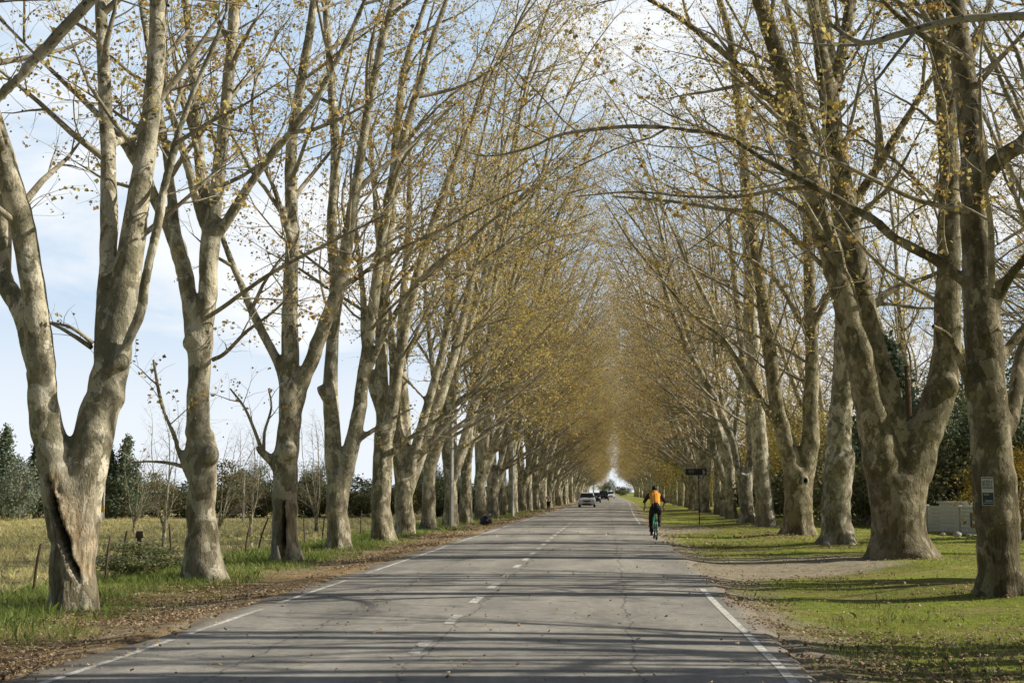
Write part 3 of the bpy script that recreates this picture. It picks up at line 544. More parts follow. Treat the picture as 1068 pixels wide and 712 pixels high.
# generic avenue trees: road side is local +x
def avenue_variant(seed, fork, nl, H, r0, leaf=1.25, dens=.92):
    t = Tree(seed, leaf, (.8, 0, .1), dens, 1.05, 5.0); rr = t.r
    lean = rr.uniform(-.15, .25)
    pts = [np.array([0, 0, -.3]), np.array([0, 0, .05]), np.array([lean * .2, rr.uniform(-.05, .05), fork * .4]), np.array([lean * .5, rr.uniform(-.1, .1), fork * .75]), np.array([lean, 0, fork])]
    t.limb(pts, [r0 * 1.25, r0 * 1.2, r0 * .97, r0 * .92, r0 * .8], 0, 0); t.thick.ball(pts[-1], r0 * .78)
    tops = [(rr.uniform(3.8, 5.6), rr.uniform(-1.8, 1.8)), (rr.uniform(-.8, 1.2), rr.uniform(-1.6, 1.6)), (rr.uniform(1.8, 3.4), rr.uniform(-3, -1.6)), (rr.uniform(-2.6, -1.2), rr.uniform(-1.5, 2.2)), (rr.uniform(1.6, 3.6), rr.uniform(1.6, 3))][:nl]
    for k, (tx, ty) in enumerate(tops):
        z0 = fork * rr.uniform(.55, .8); h = (H - 7) * rr.uniform(.8, 1.0); b = np.array([lean * .65, 0, z0])
        m1 = b + np.array([tx * .22, ty * .22, h * .18]); m2 = b + np.array([tx * .45, ty * .5, h * .42]) + t.unit() * .25; m3 = b + np.array([tx * .75, ty * .8, h * .72]) + t.unit() * .3; m4 = b + np.array([tx, ty, h])
        rl = r0 * (.68 if k == 0 else rr.uniform(.48, .64))
        t.limb([b, m1, m2, m3, m4], [rl * 1.15, rl * 1.05, rl * .8, rl * .6, rl * .42], ext=H - 7 - h + rr.uniform(5.5, 7.5), t0=.22)
    # a few low arching branches over the road
    for k in range(4):
        z0 = rr.uniform(4.2, 8); t.grow(np.array([lean * .9 + .15, rr.uniform(-.2, .2), min(z0, fork + .5)]), np.array([.75, rr.uniform(-.5, .5), .55]), rr.uniform(4.4, 6.8), .085, 1)
    t.thick.ball((r0 * .5, -r0 * .6, rr.uniform(1, 2.5)), r0 * .45)
    return t.build((0, 0, 0), .075, (), seedv=seed * .7, per=3.7)
VAR = [avenue_variant(201, 2.9, 4, 23, .34), avenue_variant(202, 4.6, 3, 24, .31), avenue_variant(203, 2.2, 4, 22, .37), avenue_variant(204, 6.0, 4, 23, .29), avenue_variant(205, 3.6, 5, 24, .33), avenue_variant(206, 5.2, 3, 22, .35), avenue_variant(207, 3.4, 5, 19, .33, .25, .85)]
rr = random.Random(3)
def av(side, y, v, label, group, x=None):
    x = (-7.6 if side < 0 else 7.1) + road_off(y) if x is None else x
    x = float(x) + rr.uniform(-.25, .25)
    return tree_obj(VAR[v], (x, y, G(x, y)), label, group, (0 if side < 0 else math.pi) + rr.uniform(-.5, .5), rr.uniform(.92, 1.08))
near_l = {6: 'V-shaped plane tree forking near the ground, sixth along the left verge', 7: 'plane tree just in front of the grey pole on the left verge', 8: 'plane tree just behind the grey pole on the left verge',
          9: 'plane tree on the left verge just before the black rubbish bag', 10: 'plane tree on the left verge beside the black rubbish bag'}
k = 6; y = 48.3
while y < 400:
    lab = near_l.get(k, 'distant plane tree deep in the left row, beyond the black bag')
    av(-1, y + rr.uniform(-.4, .4), {6: 2, 7: 1, 8: 0}.get(k, rr.randrange(6)), lab, GL if k in near_l else 'far plane trees of the left row')
    k += 1; y += 6.3 if y < 200 else 8
near_r = {7: 'plane tree standing to the right of the black sign panel', 8: 'plane tree close behind the black sign panel'}
k = 7; y = 73.0
while y < 400:
    av(1, y + rr.uniform(-.5, .5), rr.randrange(6), near_r.get(k, 'distant plane tree deep in the right row, beyond the black sign'), GR if k in near_r else 'far plane trees of the right row')
    k += 1; y += 7.6 if y < 200 else 9
# neighbours just outside the frame whose boughs and shadows reach into it
hand_tree(141, 11.2, [(1480, 700, 46), (1478, 600, 40), (1478, 420, 38), (1480, 300, 34)], [
    dict(p=[(1480, 340, 30), (1470, 120, 27), (1455, -120, 23), (1440, -420, 18)], ext=8, sp=.5), dict(p=[(1482, 330, 24), (1530, 100, 21), (1570, -160, 18)], ext=8, sp=.5), dict(p=[(1478, 300, 20), (1400, 60, 18), (1330, -200, 15)], ext=8, sp=.5),
    dict(p=[(1476, 210, 9), (1320, 80, 7), (1170, 25, 5.6), (1068, 17, 5), (994, 22, 4.4), (940, 35, 4), (899, 45, 3.2), (865, 25, 2)], lvl=2, t0=.4, sp=.6, dz=.4)],
    'plane tree beyond the right frame edge sending a bough across the top corner', GR, BR, dens=.5, voxel=.06)
av(1, 3.0, 6, 'nearest plane tree on the right, behind the frame edge', GR, 7.3)
hand_tree(143, 10.9, [(-321, 700, 46), (-321, 600, 41), (-320, 460, 39), (-318, 300, 34)], [
    dict(p=[(-318, 340, 30), (-325, 120, 26), (-335, -120, 22), (-345, -420, 17)], ext=8, sp=.5), dict(p=[(-320, 330, 24), (-390, 100, 20), (-440, -160, 17)], ext=8, sp=.5), dict(p=[(-316, 320, 20), (-270, 100, 18), (-240, -160, 15), (-220, -400, 12)], ext=7, sp=.5),
    dict(p=[(-318, 345, 9), (-200, 270, 8), (-90, 185, 7.5), (0, 100, 7), (50, 48, 6.4), (97, -2, 6), (160, -70, 5)], lvl=2, ext=1.5, t0=.75, sp=.4, dz=-.3)],
    'plane tree beyond the left frame edge with a dark bough across the top corner', GL, BL, dens=.5, voxel=.06)
for px, Z, s_, lab in [(172, 58, .30, 'small bare tree in the field left of the second plane'), (228, 66, .27, 'small bare tree in the field between the second and third planes'), (262, 74, .30, 'small bare tree just left of the third plane, beyond the fence'), (330, 80, .34, 'small bare tree between third and fourth planes, beyond the fence'), (140, 76, .26, 'small bare tree in the field right of the hollow-trunked plane')]:
    p = P(px, 545, Z); tree_obj(VAR[6], (p[0], Z, G(p[0], Z)), lab, None, rr.uniform(0, 6), s_, 'bare_tree')
for x, y, k in [(13.2, 7.5, 6), (14.6, 13.5, 6), (14.2, 23.5, 6), (15.2, 33, 6), (16.8, 39.5, 6)]:  # out of view, added and kept bare for shadow stripes on the road
    av(1, y, k, 'unseen bare tree added beyond the right frame edge to stripe the road with shade', 'unseen trees added for their shade on the road', x)
# second line of autumn trees behind the right row
for i, (x, y) in enumerate([(16.5, 67), (18, 80), (16, 94), (19, 108), (17, 124), (20, 145), (17, 168), (23, 60), (26, 86)]):
    av(1, y, (i * 2 + 1) % 6, 'golden-leaved tree in the second line behind the right row of planes', 'second line of trees on the right', x)

# ------------------------------------------------------------------ ground and road
def ground():
    xs = np.concatenate([-np.geomspace(2500, 20, 46)[:-1], np.arange(-20, -12, .5), np.arange(-12, -4, .16), np.arange(-4, 1.4, .6), np.arange(1.4, 12, .16), np.arange(12, 20, .5), np.geomspace(20, 2500, 46)])
    ys = np.concatenate([np.arange(-12, 8, 1), np.arange(8, 45, .2), np.arange(45, 90, .6), np.geomspace(90, 420, 110), np.geomspace(430, 3500, 25)])
    X, Y = np.meshgrid(xs, ys); X = X + road_off(Y)
    Z = gz(X, Y); inner = (X - road_off(Y) > -5.0) & (X - road_off(Y) < 1.95); Z = np.where(inner, -.06, Z)
    x = X - road_off(Y)
    n1 = fbm(X, Y, 3.0, 1); n2 = fbm(X, Y, 1.0, 4); n3 = fbm(X, Y, 14, 8)
    lush = np.array([.31, .37, .075]); dry = np.array([.58, .50, .27]); lit = np.array([.44, .33, .20]); dirt = np.array([.47, .425, .34]); dull = np.array([.24, .21, .09])
    C = np.zeros(X.shape + (3,)) + lush
    def lay(f, c): 
        nonlocal C
        f = np.clip(f, 0, 1)[..., None]; C = C * (1 - f) + np.array(c) * f
    left = smooth(4.5, 5.2, -x)
    lay(smooth(10, 15, -x) * (.55 + .75 * n1), dry); lay(smooth(12, 20, -x) * smooth(.55, .7, n3) * .5, lush)
    litter = smooth(4.4, 4.9, -x) * (1 - smooth(6.4, 7.9, -x + (n1 - .5) * 2.4)); lay(litter, lit); lay(litter * smooth(.45, .65, n2) * .7, dirt)
    lay(left * smooth(5.6, 6.5, -x) * (1 - smooth(8, 9.5, -x)) * smooth(.52, .62, n1) * .7, lit)
    right = smooth(1.4, 2.0, x)
    lay(right * smooth(.44, .62, n1) * .55, dull); lay(right * smooth(.55, .7, n2) * .5 * (1 - smooth(9, 13, x)), lit)
    lay(smooth(1.3, 1.6, x) * (1 - smooth(2.0, 2.9, x + (n2 - .5) * 1.6)), dirt * .85)
    d1 = pull_in(X, Y); lay(d1 * (.75 + .5 * n2), dirt)
    lay(smooth(12, 20, x) * .6, dull * .8)
    mb = MB(); ny, nx = X.shape
    i = np.arange(ny - 1)[:, None] * nx + np.arange(nx - 1)[None, :]
    q = np.stack([i, i + 1, i + nx + 1, i + nx], -1).reshape(-1, 4)
    mb.add(np.stack([X, Y, Z], -1).reshape(-1, 3), [q], C.reshape(-1, 3))
    tag(link('ground', mb.mesh('ground'), M['ground']), 'grassy ground with leaf litter on both sides of the road', None, None, 'structure')
def pull_in(X, Y):
    """dirt lay-bys on the right of the road"""
    x = X - road_off(Y); n = (vnoise(X, Y, 1.3, 31) - .5) * 2.2
    a = smooth(1.3, 1.9, x) * (1 - smooth(5.6, 7.4, x)) * smooth(22.0, 23.6, Y + n * .7 - .95 * (x - 1.5)) * (1 - smooth(30, 33, Y + n))
    b = smooth(1.3, 1.9, x) * (1 - smooth(3.8, 5, x)) * smooth(50, 53, Y + n) * (1 - smooth(60, 66, Y + n))
    return np.clip(a + b, 0, 1)
ground()

def road():
    xs = np.linspace(-4.95, 1.92, 47); ys = np.concatenate([np.arange(-12, 60, .3), np.geomspace(60, 470, 160)])
    X, Y = np.meshgrid(xs, ys); ed = np.zeros_like(X)
    ed[:, 0] = -(vnoise(ys * 0, ys, 1.1, 3) - .35) * .45; ed[:, 1] = ed[:, 0] * .5; ed[:, -1] = (vnoise(ys * 0 + 9, ys, .9, 6) - .5) * .34; ed[:, -2] = ed[:, -1] * .4
    x = X.copy(); X = X + ed + road_off(Y)
    Z = .03 - .0045 * (x - XC) ** 2 * .5; Z[:, 0] = -.04; Z[:, -1] = -.04
    tr = np.exp(-((x + .85) / .32) ** 2) + np.exp(-((x - .75) / .32) ** 2) + np.exp(-((x + 3.9) / .32) ** 2) + np.exp(-((x + 2.5) / .32) ** 2)
    n = fbm(X, Y / 4, 1.2, 21)
    g = .325 + .035 * tr + .15 * (n - .5); e = np.clip(smooth(-4.5, -4.95, x) + smooth(1.6, 1.92, x), 0, 1) * .7
    C = g[..., None] * np.array([1.04, 1.0, .90]); C = C * (1 - e[..., None]) + np.array([.31, .25, .17]) * e[..., None]
    mb = MB(); ny, nx = X.shape; i = np.arange(ny - 1)[:, None] * nx + np.arange(nx - 1)[None, :]
    mb.add(np.stack([X, Y, Z], -1).reshape(-1, 3), [np.stack([i, i + 1, i + nx + 1, i + nx], -1).reshape(-1, 4)], C.reshape(-1, 3))
    ro = tag(link('road', mb.mesh('road'), M['road']), 'straight two-lane asphalt road with worn white lines', None, None, 'structure')
    def zr(x): return .03 - .0045 * (x - XC) ** 2 * .5 + .005
    def strip(mb, x0, wd, y0, y1):
        yy = np.arange(y0, y1 + .01, max(.3, min(1.5, (y1 - y0) / 3))) if y1 - y0 > .5 else np.array([y0, y1])
        jl = (vnoise(yy * 0, yy, .35, 40) - .5) * .03; o = road_off(yy)
        a = np.stack([x0 - wd / 2 + o + jl, yy, np.full_like(yy, zr(x0))], -1); b = np.stack([x0 + wd / 2 + o + jl * .6, yy, np.full_like(yy, zr(x0))], -1)
        m = len(yy); k = np.arange(m - 1)
        mb.add(np.concatenate([a, b]), [np.stack([k, k + m, k + m + 1, k + 1], -1)])
    for xx, segs in ((XR, [(-5, 20.6), (60, 120), (130, 330)]), (XL, [(-5, 13.2), (13.5, 16.6), (17.3, 22.5), (23.5, 36), (37, 60), (62, 300)])):
        mb = MB()
        for a, b in segs: strip(mb, xx, .09 if xx > 0 else .08, a, b)
        link('edge_line', mb.mesh('edge_line', False), M['paint'], ro)
    mb = MB(); y = 11.95; d = 1.05; k = 0
    while y < 330:
        strip(mb, XC + .02, .12, y, y + d); y += 2.68 if y < 60 else 4; k += 1
    link('centre_line', mb.mesh('centre_line', False), M['paint'], ro)
road()

# ------------------------------------------------------------------ grass and fallen leaves
def blades(name, n, xr, yr, dens, length, wid, pal, label, seed, power=1.6, bend=.5):
    rng = np.random.default_rng(seed); 
    u = rng.random(n * 3); a, b = yr; e = 1 - power
    Y = (a ** e + u * (b ** e - a ** e)) ** (1 / e); xo = rng.uniform(*xr, n * 3) * (1.0 if not callable(xr) else 1)
    X = xo + road_off(Y); keep = rng.random(n * 3) < dens(xo, X, Y); X, Y = X[keep][:n], Y[keep][:n]; m = len(X)
    k = 5; X = np.repeat(X, k) + rng.normal(0, .05, m * k); Y = np.repeat(Y, k) + rng.normal(0, .05, m * k); m *= k
    far = np.clip(Y / 22, .8, 3.2)
    L = rng.uniform(*length, m) * (.6 + .8 * fbm(X, Y, 1.6, seed)); w_ = rng.uniform(*wid, m) * far
    B = np.stack([X, Y, gz(X, Y) - .01], -1); a = rng.uniform(0, 6.283, m); s_ = np.stack([np.cos(a), np.sin(a), np.zeros(m)], -1)
    l = rng.normal(0, 1, (m, 3)) * bend; l[:, 2] = 1; l /= np.linalg.norm(l, axis=1)[:, None]
    mid = B + l * L[:, None] * .55; tip = B + l * L[:, None] * .9 + np.stack([rng.normal(0, .18, m), rng.normal(0, .18, m), np.zeros(m)], -1) * L[:, None]
    V = np.stack([B - s_ * w_[:, None] / 2, B + s_ * w_[:, None] / 2, mid + s_ * w_[:, None] * .35, tip, mid - s_ * w_[:, None] * .35], 1)
    C = np.array(pal)[rng.integers(0, len(pal), m)] * (.65 + .7 * fbm(X, Y, 2.2, seed + 5))[:, None] * rng.uniform(.8, 1.2, (m, 1))
    mb = MB(); mb.add(V.reshape(-1, 3), [np.arange(m * 5).reshape(-1, 5)], np.repeat(C, 5, 0))
    tag(link(name, mb.mesh(name, False), M['grass']), label, 'grass', None, 'stuff')
green = [[.42, .52, .085], [.50, .58, .10], [.29, .40, .065], [.56, .57, .13], [.52, .47, .18]]
dryp = [[.72, .62, .33], [.64, .56, .28], [.76, .67, .39], [.50, .50, .21], [.60, .55, .25]]
def d_lawn(xo, X, Y): return smooth(1.9, 2.6, xo + (vnoise(X, Y, .8, 2) - .5) * .8) * (1 - pull_in(X, Y)) * (.05 + .95 * smooth(.42, .60, fbm(X, Y, 2.0, 12)))
blades('lawn_grass', 36000, (1.8, 17), (9.5, 75), d_lawn, (.025, .07), (.004, .009), green, 'short green grass of the lawn on the right verge', 3)
RT = [(6.0, 19.7), (7.1, 30.2), (7.15, 38.3), (6.5, 46.3), (7.1, 55.5)]
def d_foot(X, Y): return np.clip(sum(np.exp(-(np.hypot(X - a, Y - b) / (.85 + .012 * b)) ** 4) for a, b in RT), 0, 1)
def d_tuft(xo, X, Y): return .9 * d_foot(X, Y) + smooth(1.9, 2.5, xo) * (1 - smooth(3.5, 5, xo)) * smooth(.52, .62, vnoise(X, Y, 1.1, 77)) * (1 - pull_in(X, Y))
blades('tall_grass', 2600, (1.9, 9.0), (9.5, 50), d_tuft, (.06, .14), (.004, .008), [[.14, .18, .045], [.19, .23, .055], [.25, .25, .09]], 'tufts of longer dark grass along the right road edge', 4)
def d_verge(xo, X, Y): return smooth(6.0, 7.6, -xo + (vnoise(X, Y, 1.2, 3) - .5) * 1.6) * (.2 + .8 * smooth(.42, .56, fbm(X, Y, 2.0, 15)))
blades('verge_grass', 20000, (-11.5, -5.8), (10, 110), d_verge, (.07, .26), (.005, .010), [[.22, .29, .065], [.28, .36, .075], [.16, .23, .05], [.40, .40, .15]], 'lush green grass around the tree feet on the left verge', 5, 1.5, .6)
def d_field(xo, X, Y): return smooth(9, 12.5, -xo) * np.ones_like(Y)
blades('field_grass', 34000, (-75, -9), (16, 120), d_field, (.16, .36), (.010, .018), dryp, 'dry yellowish grass covering the open field', 6, 1.3, .5)

def fallen(name, n, xr, yr, dens, label, seed, size=(.025, .058)):
    rng = np.random.default_rng(seed); N = n * 4
    u = rng.random(N); Y = (yr[0] ** -.7 + u * (yr[1] ** -.7 - yr[0] ** -.7)) ** (1 / -.7); xo = rng.uniform(*xr, N); X = xo + road_off(Y)
    keep = rng.random(N) < dens(xo, X, Y); X, Y, xo = X[keep][:n], Y[keep][:n], xo[keep][:n]; m = len(X)
    onroad = (xo > XL - .3) & (xo < XR + .3)
    z = np.where(onroad, .045, gz(X, Y) + rng.uniform(.015, .05, m))
    ax = rng.normal(0, 1, (m, 3)); ax[:, 2] *= .35; ax /= np.linalg.norm(ax, axis=1)[:, None]; nn = np.stack([rng.normal(0, .45, m), rng.normal(0, .45, m), np.ones(m)], -1)
    nn -= ax * np.sum(nn * ax, 1)[:, None]; nn /= np.linalg.norm(nn, axis=1)[:, None]; sd_ = np.cross(ax, nn); sz = rng.uniform(*size, m) * np.clip(Y / 30, .9, 1.8)
    B = np.stack([X, Y, z], -1)
    shape = [(-.5, 0, 0), (-.2, .5, .25), (.1, .35, .0), (.55, 0, .15), (.1, -.35, .0), (-.2, -.5, .25)]
    V = np.stack([B + sz[:, None] * (a * ax + b * sd_ + c * nn) for a, b, c in shape], 1)
    pal = np.array([[.46, .34, .20], [.34, .235, .13], [.60, .49, .32], [.22, .14, .08], [.40, .29, .16]])
    C = pal[rng.integers(0, 5, m)] * rng.uniform(.7, 1.2, (m, 1))
    mb = MB(); mb.add(V.reshape(-1, 3), [np.arange(m * 6).reshape(-1, 6)], np.repeat(C, 6, 0))
    tag(link(name, mb.mesh(name, False), M['litter']), label, 'fallen leaves', None, 'stuff')
fallen('fallen_leaves', 15000, (-9.5, -4.5), (9.5, 150), lambda xo, X, Y: (smooth(4.7, 5.6, -xo) * (1 - smooth(6.4, 8.8, -xo))) * (.05 + .95 * smooth(.46, .64, fbm(X, Y, 1.3, 41))) + .03, 'brown fallen leaves covering the left roadside', 51)
fallen('fallen_leaves', 11000, (1.6, 14), (9.5, 60), lambda xo, X, Y: .10 + .9 * smooth(.5, .66, fbm(X, Y, 2.0, 43)) * (1 - smooth(6, 12, xo)) * (1 - .85 * pull_in(X, Y)), 'brown fallen leaves scattered over the right lawn', 52)
fallen('fallen_leaves', 260, (-4.5, 1.6), (9.5, 60), lambda xo, X, Y: np.ones_like(X) * .5, 'few pale leaves scattered on the asphalt', 53, (.03, .06))

# ------------------------------------------------------------------ shrubs and background trees
def leafy(seed, w_, h, n, size, pal, clumps=40, stems=5, conical=False, z0=.0, trunk=0):
    rng = np.random.default_rng(seed); wood = MB(); lf = MB(); cs = []
    for i in range(clumps):
        if conical:
            t = rng.random() ** .8; a = rng.uniform(0, 6.283); rad = w_ / 2 * (1 - t) * rng.uniform(.35, 1.05); c = np.array([rad * math.cos(a), rad * math.sin(a), z0 + (h - z0) * t - rad * .18]); s_ = (.16 * w_ * (1 - t * .75), .16 * w_ * (1 - t * .75), .06 * h)
        else:
            v = rng.normal(0, 1, 3); v /= np.linalg.norm(v); v *= rng.uniform(.45, 1.0); v[2] = v[2] * .5 + .52
            c = np.array([v[0] * w_ / 2 * (.75 + .25 * math.sin(v[2] * 3)), v[1] * w_ / 2, z0 + (h - z0) * v[2]]); s_ = (.11 * w_, .11 * w_, .085 * h)
        cs.append((c, s_))
    k = n // clumps
    for c, s_ in cs:
        B = c + rng.normal(0, 1, (k, 3)) * np.array(s_) * .72; B[:, 2] = np.maximum(B[:, 2], .05)
        ax = rng.normal(0, 1, (k, 3)); ax /= np.linalg.norm(ax, axis=1)[:, None]; nn = rng.normal(0, 1, (k, 3)); nn -= ax * np.sum(nn * ax, 1)[:, None]; nn /= np.linalg.norm(nn, axis=1)[:, None]
        sd_ = np.cross(ax, nn); sz = rng.uniform(.7, 1.3, k) * size
        V = np.stack([B + sz[:, None] * (a * ax + b * sd_) for a, b in ((-.5, 0), (0, .28), (.5, 0), (0, -.28))], 1)
        C = np.array(pal)[rng.integers(0, len(pal), k)] * rng.uniform(.7, 1.25) * rng.uniform(.8, 1.2, (k, 1))
        lf.add(V.reshape(-1, 3), [np.arange(k * 4).reshape(-1, 4)], np.repeat(C, 4, 0))
    if trunk or conical:
        r = trunk or h * .018; wood.tube([(0, 0, -.2), (.03, 0, h * .3), (-.03, .04, h * .65), (0, 0, h * .93)], [r * 1.2, r, r * .7, r * .2], 8)
        for c, s_ in cs[::2]: wood.tube([(0, 0, max(.3, c[2] * .7)), c * np.array([.5, .5, .9]), c], [r * .35, r * .22, r * .08], 4, cap=False)
    else:
        for c, s_ in cs[:stems * 3]: wood.tube([(rng.normal(0, .15), rng.normal(0, .15), -.1), c * np.array([.5, .5, .55]), c], [.04, .03, .01], 4, cap=False)
    a = wood.mesh('stems'); a.materials.append(M['branch']); b = lf.mesh('foliage', False); b.materials.append(M['green'])
    return (a, b)
dk = [[.12, .155, .07], [.15, .175, .08], [.09, .12, .06], [.18, .195, .09]]
ol = [[.17, .18, .075], [.13, .145, .055], [.21, .19, .085], [.24, .20, .09]]
gy = [[.26, .30, .22], [.21, .25, .18], [.32, .35, .27]]; ye = [[.42, .29, .04], [.5, .36, .06], [.34, .24, .04], [.3, .27, .06]]; fi = [[.19, .24, .16], [.24, .29, .18], [.14, .185, .13]]
SH = dict(d1=leafy(1, 6.5, 4.0, 5200, .26, dk), d2=leafy(2, 7, 3.4, 5200, .26, dk + ol), o1=leafy(3, 4.5, 3.4, 5200, .17, ol), o2=leafy(4, 3.6, 2.4, 4600, .15, ol + dk), g1=leafy(5, 5, 6.5, 5200, .26, gy, 46, trunk=.1),
          y1=leafy(6, 3.0, 3.2, 3800, .14, ye), c1=leafy(7, 5.5, 8.5, 7000, .30, fi, 80, conical=True, z0=.8), c2=leafy(8, 4.6, 7.5, 6500, .28, fi + dk, 70, conical=True, z0=.6), b1=leafy(9, 8, 11, 9000, .26, dk + ol, 70, z0=2.2, trunk=.22), b2=leafy(10, 7, 9.5, 9000, .24, fi + dk, 70, z0=1.2, trunk=.2))
def shrub(kind, x, y, label, group=None, s=1.0, name=None, rz=None):
    nm = name or ('conifer' if kind[0] == 'c' else ('leafy_tree' if kind[0] in 'bg' else 'shrub'))
    o = empty(nm, (x, y, G(x, y) - .05), rr.uniform(0, 6) if rz is None else rz, label, 'tree' if nm != 'shrub' else 'shrub', group); o.scale = (s, s, s * rr.uniform(.92, 1.08))
    a, b = SH[kind]
    link('trunk' if nm != 'shrub' else 'stems', a, None, o); link('crown' if nm != 'shrub' else 'foliage', b, None, o)
    return o
m_white_far = plain('whitewash', (.7, .7, .68), .8, .2, 0, .08, 4)
# far side of the field, left
x = -92.0; i = 0
while x < -12:
    y = 122 + .25 * (x + 60) + rr.uniform(-3, 3)
    shrub(('d1', 'd2', 'd1', 'o1')[i % 4], x, y, 'dark green shrub in the hedge along the far edge of the field', 'hedge shrubs beyond the field', rr.uniform(.85, 1.15) * (1.2 if i % 4 == 3 else 1)); x += 3.1; i += 1
for i, (px, Z, kind, s, lab) in enumerate([(4, 116, 'c1', .98, 'dark conifer at the far left end of the hedge'), (36, 122, 'c2', 1.0, 'dark conifer just left of the hollow-trunked plane'), (20, 112, 'g1', .82, 'silvery grey-green tree between two conifers at far left'),
        (-20, 118, 'b2', .7, 'round dark tree at the left photo edge beyond the field'), (112, 120, 'c2', .92, 'conifer right of the hollow-trunked plane, left one of a pair'), (131, 120, 'c1', .93, 'conifer right of the hollow-trunked plane, right one of a pair'),
        (266, 140, 'b1', .62, 'rounded olive tree above the hedge, behind the third plane'), (238, 135, 'o1', 1.6, 'olive shrub above the hedge near the grey field pole'), (330, 150, 'b1', .6, 'rounded tree above the hedge between third and fourth planes')]):
    p = P(px, 530, Z); shrub(kind, p[0], Z, lab, None, s)
for i in range(26):
    y = 135 + i * 9; x = -17 - rr.uniform(0, 10) - (0 if i % 2 else 6)
    shrub(('d1', 'b1', 'o1', 'd2')[i % 4], x, y, 'dark shrub far behind the left row of planes', 'far greenery behind the left row', rr.uniform(.8, 1.1) * (.6 if i % 4 == 1 else 1))
# right side
for px, Z, kind, s, lab in [(932, 62, 'c1', 1.05, 'tall dark evergreen behind the wooden pole'), (975, 56, 'o1', 1.15, 'olive twiggy shrub behind the white wall, left of the poster tree'), (1003, 54, 'o2', 1.3, 'low olive shrub just behind the white wall'), (990, 64, 'b2', .62, 'dark tree behind the white wall'), (1030, 60, 'd1', 1.2, 'dark evergreen shrub behind the poster tree'),
        (1058, 42, 'y1', 1.0, 'bright yellow autumn shrub at the right photo edge'), (1020, 50, 'y1', .62, 'small yellow shrub peeking out left of the poster'), (1085, 56, 'b2', .8, 'dark tree at the right photo edge'), (905, 58, 'o2', 1.25, 'olive shrub between the burled plane and the massive plane'), (895, 70, 'b2', .6, 'dark evergreen between the burled plane and the massive plane'), (858, 66, 'o1', 1.0, 'olive shrub seen left of the burled plane'), (815, 74, 'd2', .8, 'dark shrub seen left of the twin-limbed plane'), (1010, 76, 'b1', .8, 'broad olive tree far behind the white wall'), (960, 80, 'b1', .75, 'olive tree far behind the wooden pole'), (900, 92, 'b1', .8, 'rounded olive tree far beyond the burled plane')]:
    p = P(px, 540, Z); shrub(kind, p[0], Z, lab, None, s)
for i in range(30):
    y = 80 + i * 8; x = 13.5 + rr.uniform(0, 4) + (4 if i % 2 else 0)
    shrub(('d2', 'o1', 'd1', 'b2', 'o2')[i % 5], x, y, 'dark shrub far behind the right row of planes', 'far greenery behind the right row', rr.uniform(.8, 1.15) * (.6 if i % 5 == 3 else 1))
SH['a1'] = leafy(21, 7, 8.5, 9000, .15, [[.52, .40, .13], [.42, .33, .10], [.60, .48, .18], [.36, .33, .11]], 70, z0=1.0, trunk=.14)
for i, (px, Z, s_) in enumerate([(842, 88, 1.0), (815, 96, 1.1), (790, 104, 1.0), (765, 112, 1.1), (742, 126, 1.0), (722, 140, 1.1), (862, 104, 1.1), (706, 165, 1.0), (905, 112, 1.1)]):
    p = P(px, 530, Z); shrub('a1', p[0], Z, 'golden low-branched tree glimpsed between the trunks of the right row', 'golden trees behind the right row', s_, 'leafy_tree')
# far end of the avenue
for i, (x, y, k, sc__) in enumerate([(-30, 470, 'b1', 1.3), (-19, 462, 'b2', 1.3), (-10, 440, 'a1', 1.5), (-4.5, 420, 'a1', 1.35), (9.5, 415, 'a1', 1.3), (14, 440, 'b1', 1.2), (22, 455, 'b2', 1.3), (33, 470, 'b1', 1.3), (1.0, 520, 'b1', .62), (-2, 535, 'b2', .6), (6, 530, 'd2', 1.2)]):
    shrub(k, x, y, 'tree closing the far end of the avenue beyond the cars', 'trees closing the far end of the avenue', sc__, 'leafy_tree')
gp = empty('gate_pillar', (2.2, 395, G(2.2, 395)), 0, 'white pillar standing at the far end of the road', 'pillar')
mb = MB(); mb.box((0, 0, 1.6), (.7, .7, 3.4)); link('shaft', mb.mesh('shaft', False), m_white_far, gp)
mb = MB(); mb.box((0, 0, 3.36), (.95, .95, .14)); mb.box((0, 0, 3.5), (.6, .6, .16)); link('cap', mb.mesh('cap', False), m_white_far, gp)

# dark shrubby grass clump by the second tree
for px, Z, s, lab in [(148, 25.5, .46, 'rounded clump of dark green foliage between the first two left planes')]:
    p = P(px, 590, Z); sh_ = shrub('o2', p[0], Z, lab, None, s); sh_.scale = (s * 1.1, s * 1.1, s * .62)

# ------------------------------------------------------------------ fence, poles, walls, signs
m_wood = plain('weathered_wood', (.13, .10, .07), .9, .1, 0, .35, 14); m_pole = plain('creosoted_pole', (.11, .075, .045), .9, .1, 0, .3, 9); m_conc = plain('pale_concrete', (.44, .43, .39), .85, .2, 0, .18, 6)
m_steel = plain('galvanised_wire', (.25, .25, .25), .5, .5, .8, .1); m_black = plain('black_paint', (.012, .012, .013), .4, .5, 0, .2); m_white = plain('white_print', (.75, .75, .72), .6, .3, 0, .06, 12)
posts = [(35, 588, 21.5, .85, 8), (110, 577, 24.5, .85, 6), (126, 570, 27.5, 1.0, 7), (145, 570, 28.5, .95, 0), (180, 572, 26.5, 1.0, -5), (255, 560, 34.0, .9, 10), (268, 556, 36.5, 1.05, 18), (318, 552, 41, .9, -3), (336, 550, 45, .9, 5), (376, 546, 50, 1.0, 2), (417, 542, 57, 1.0, -4)]
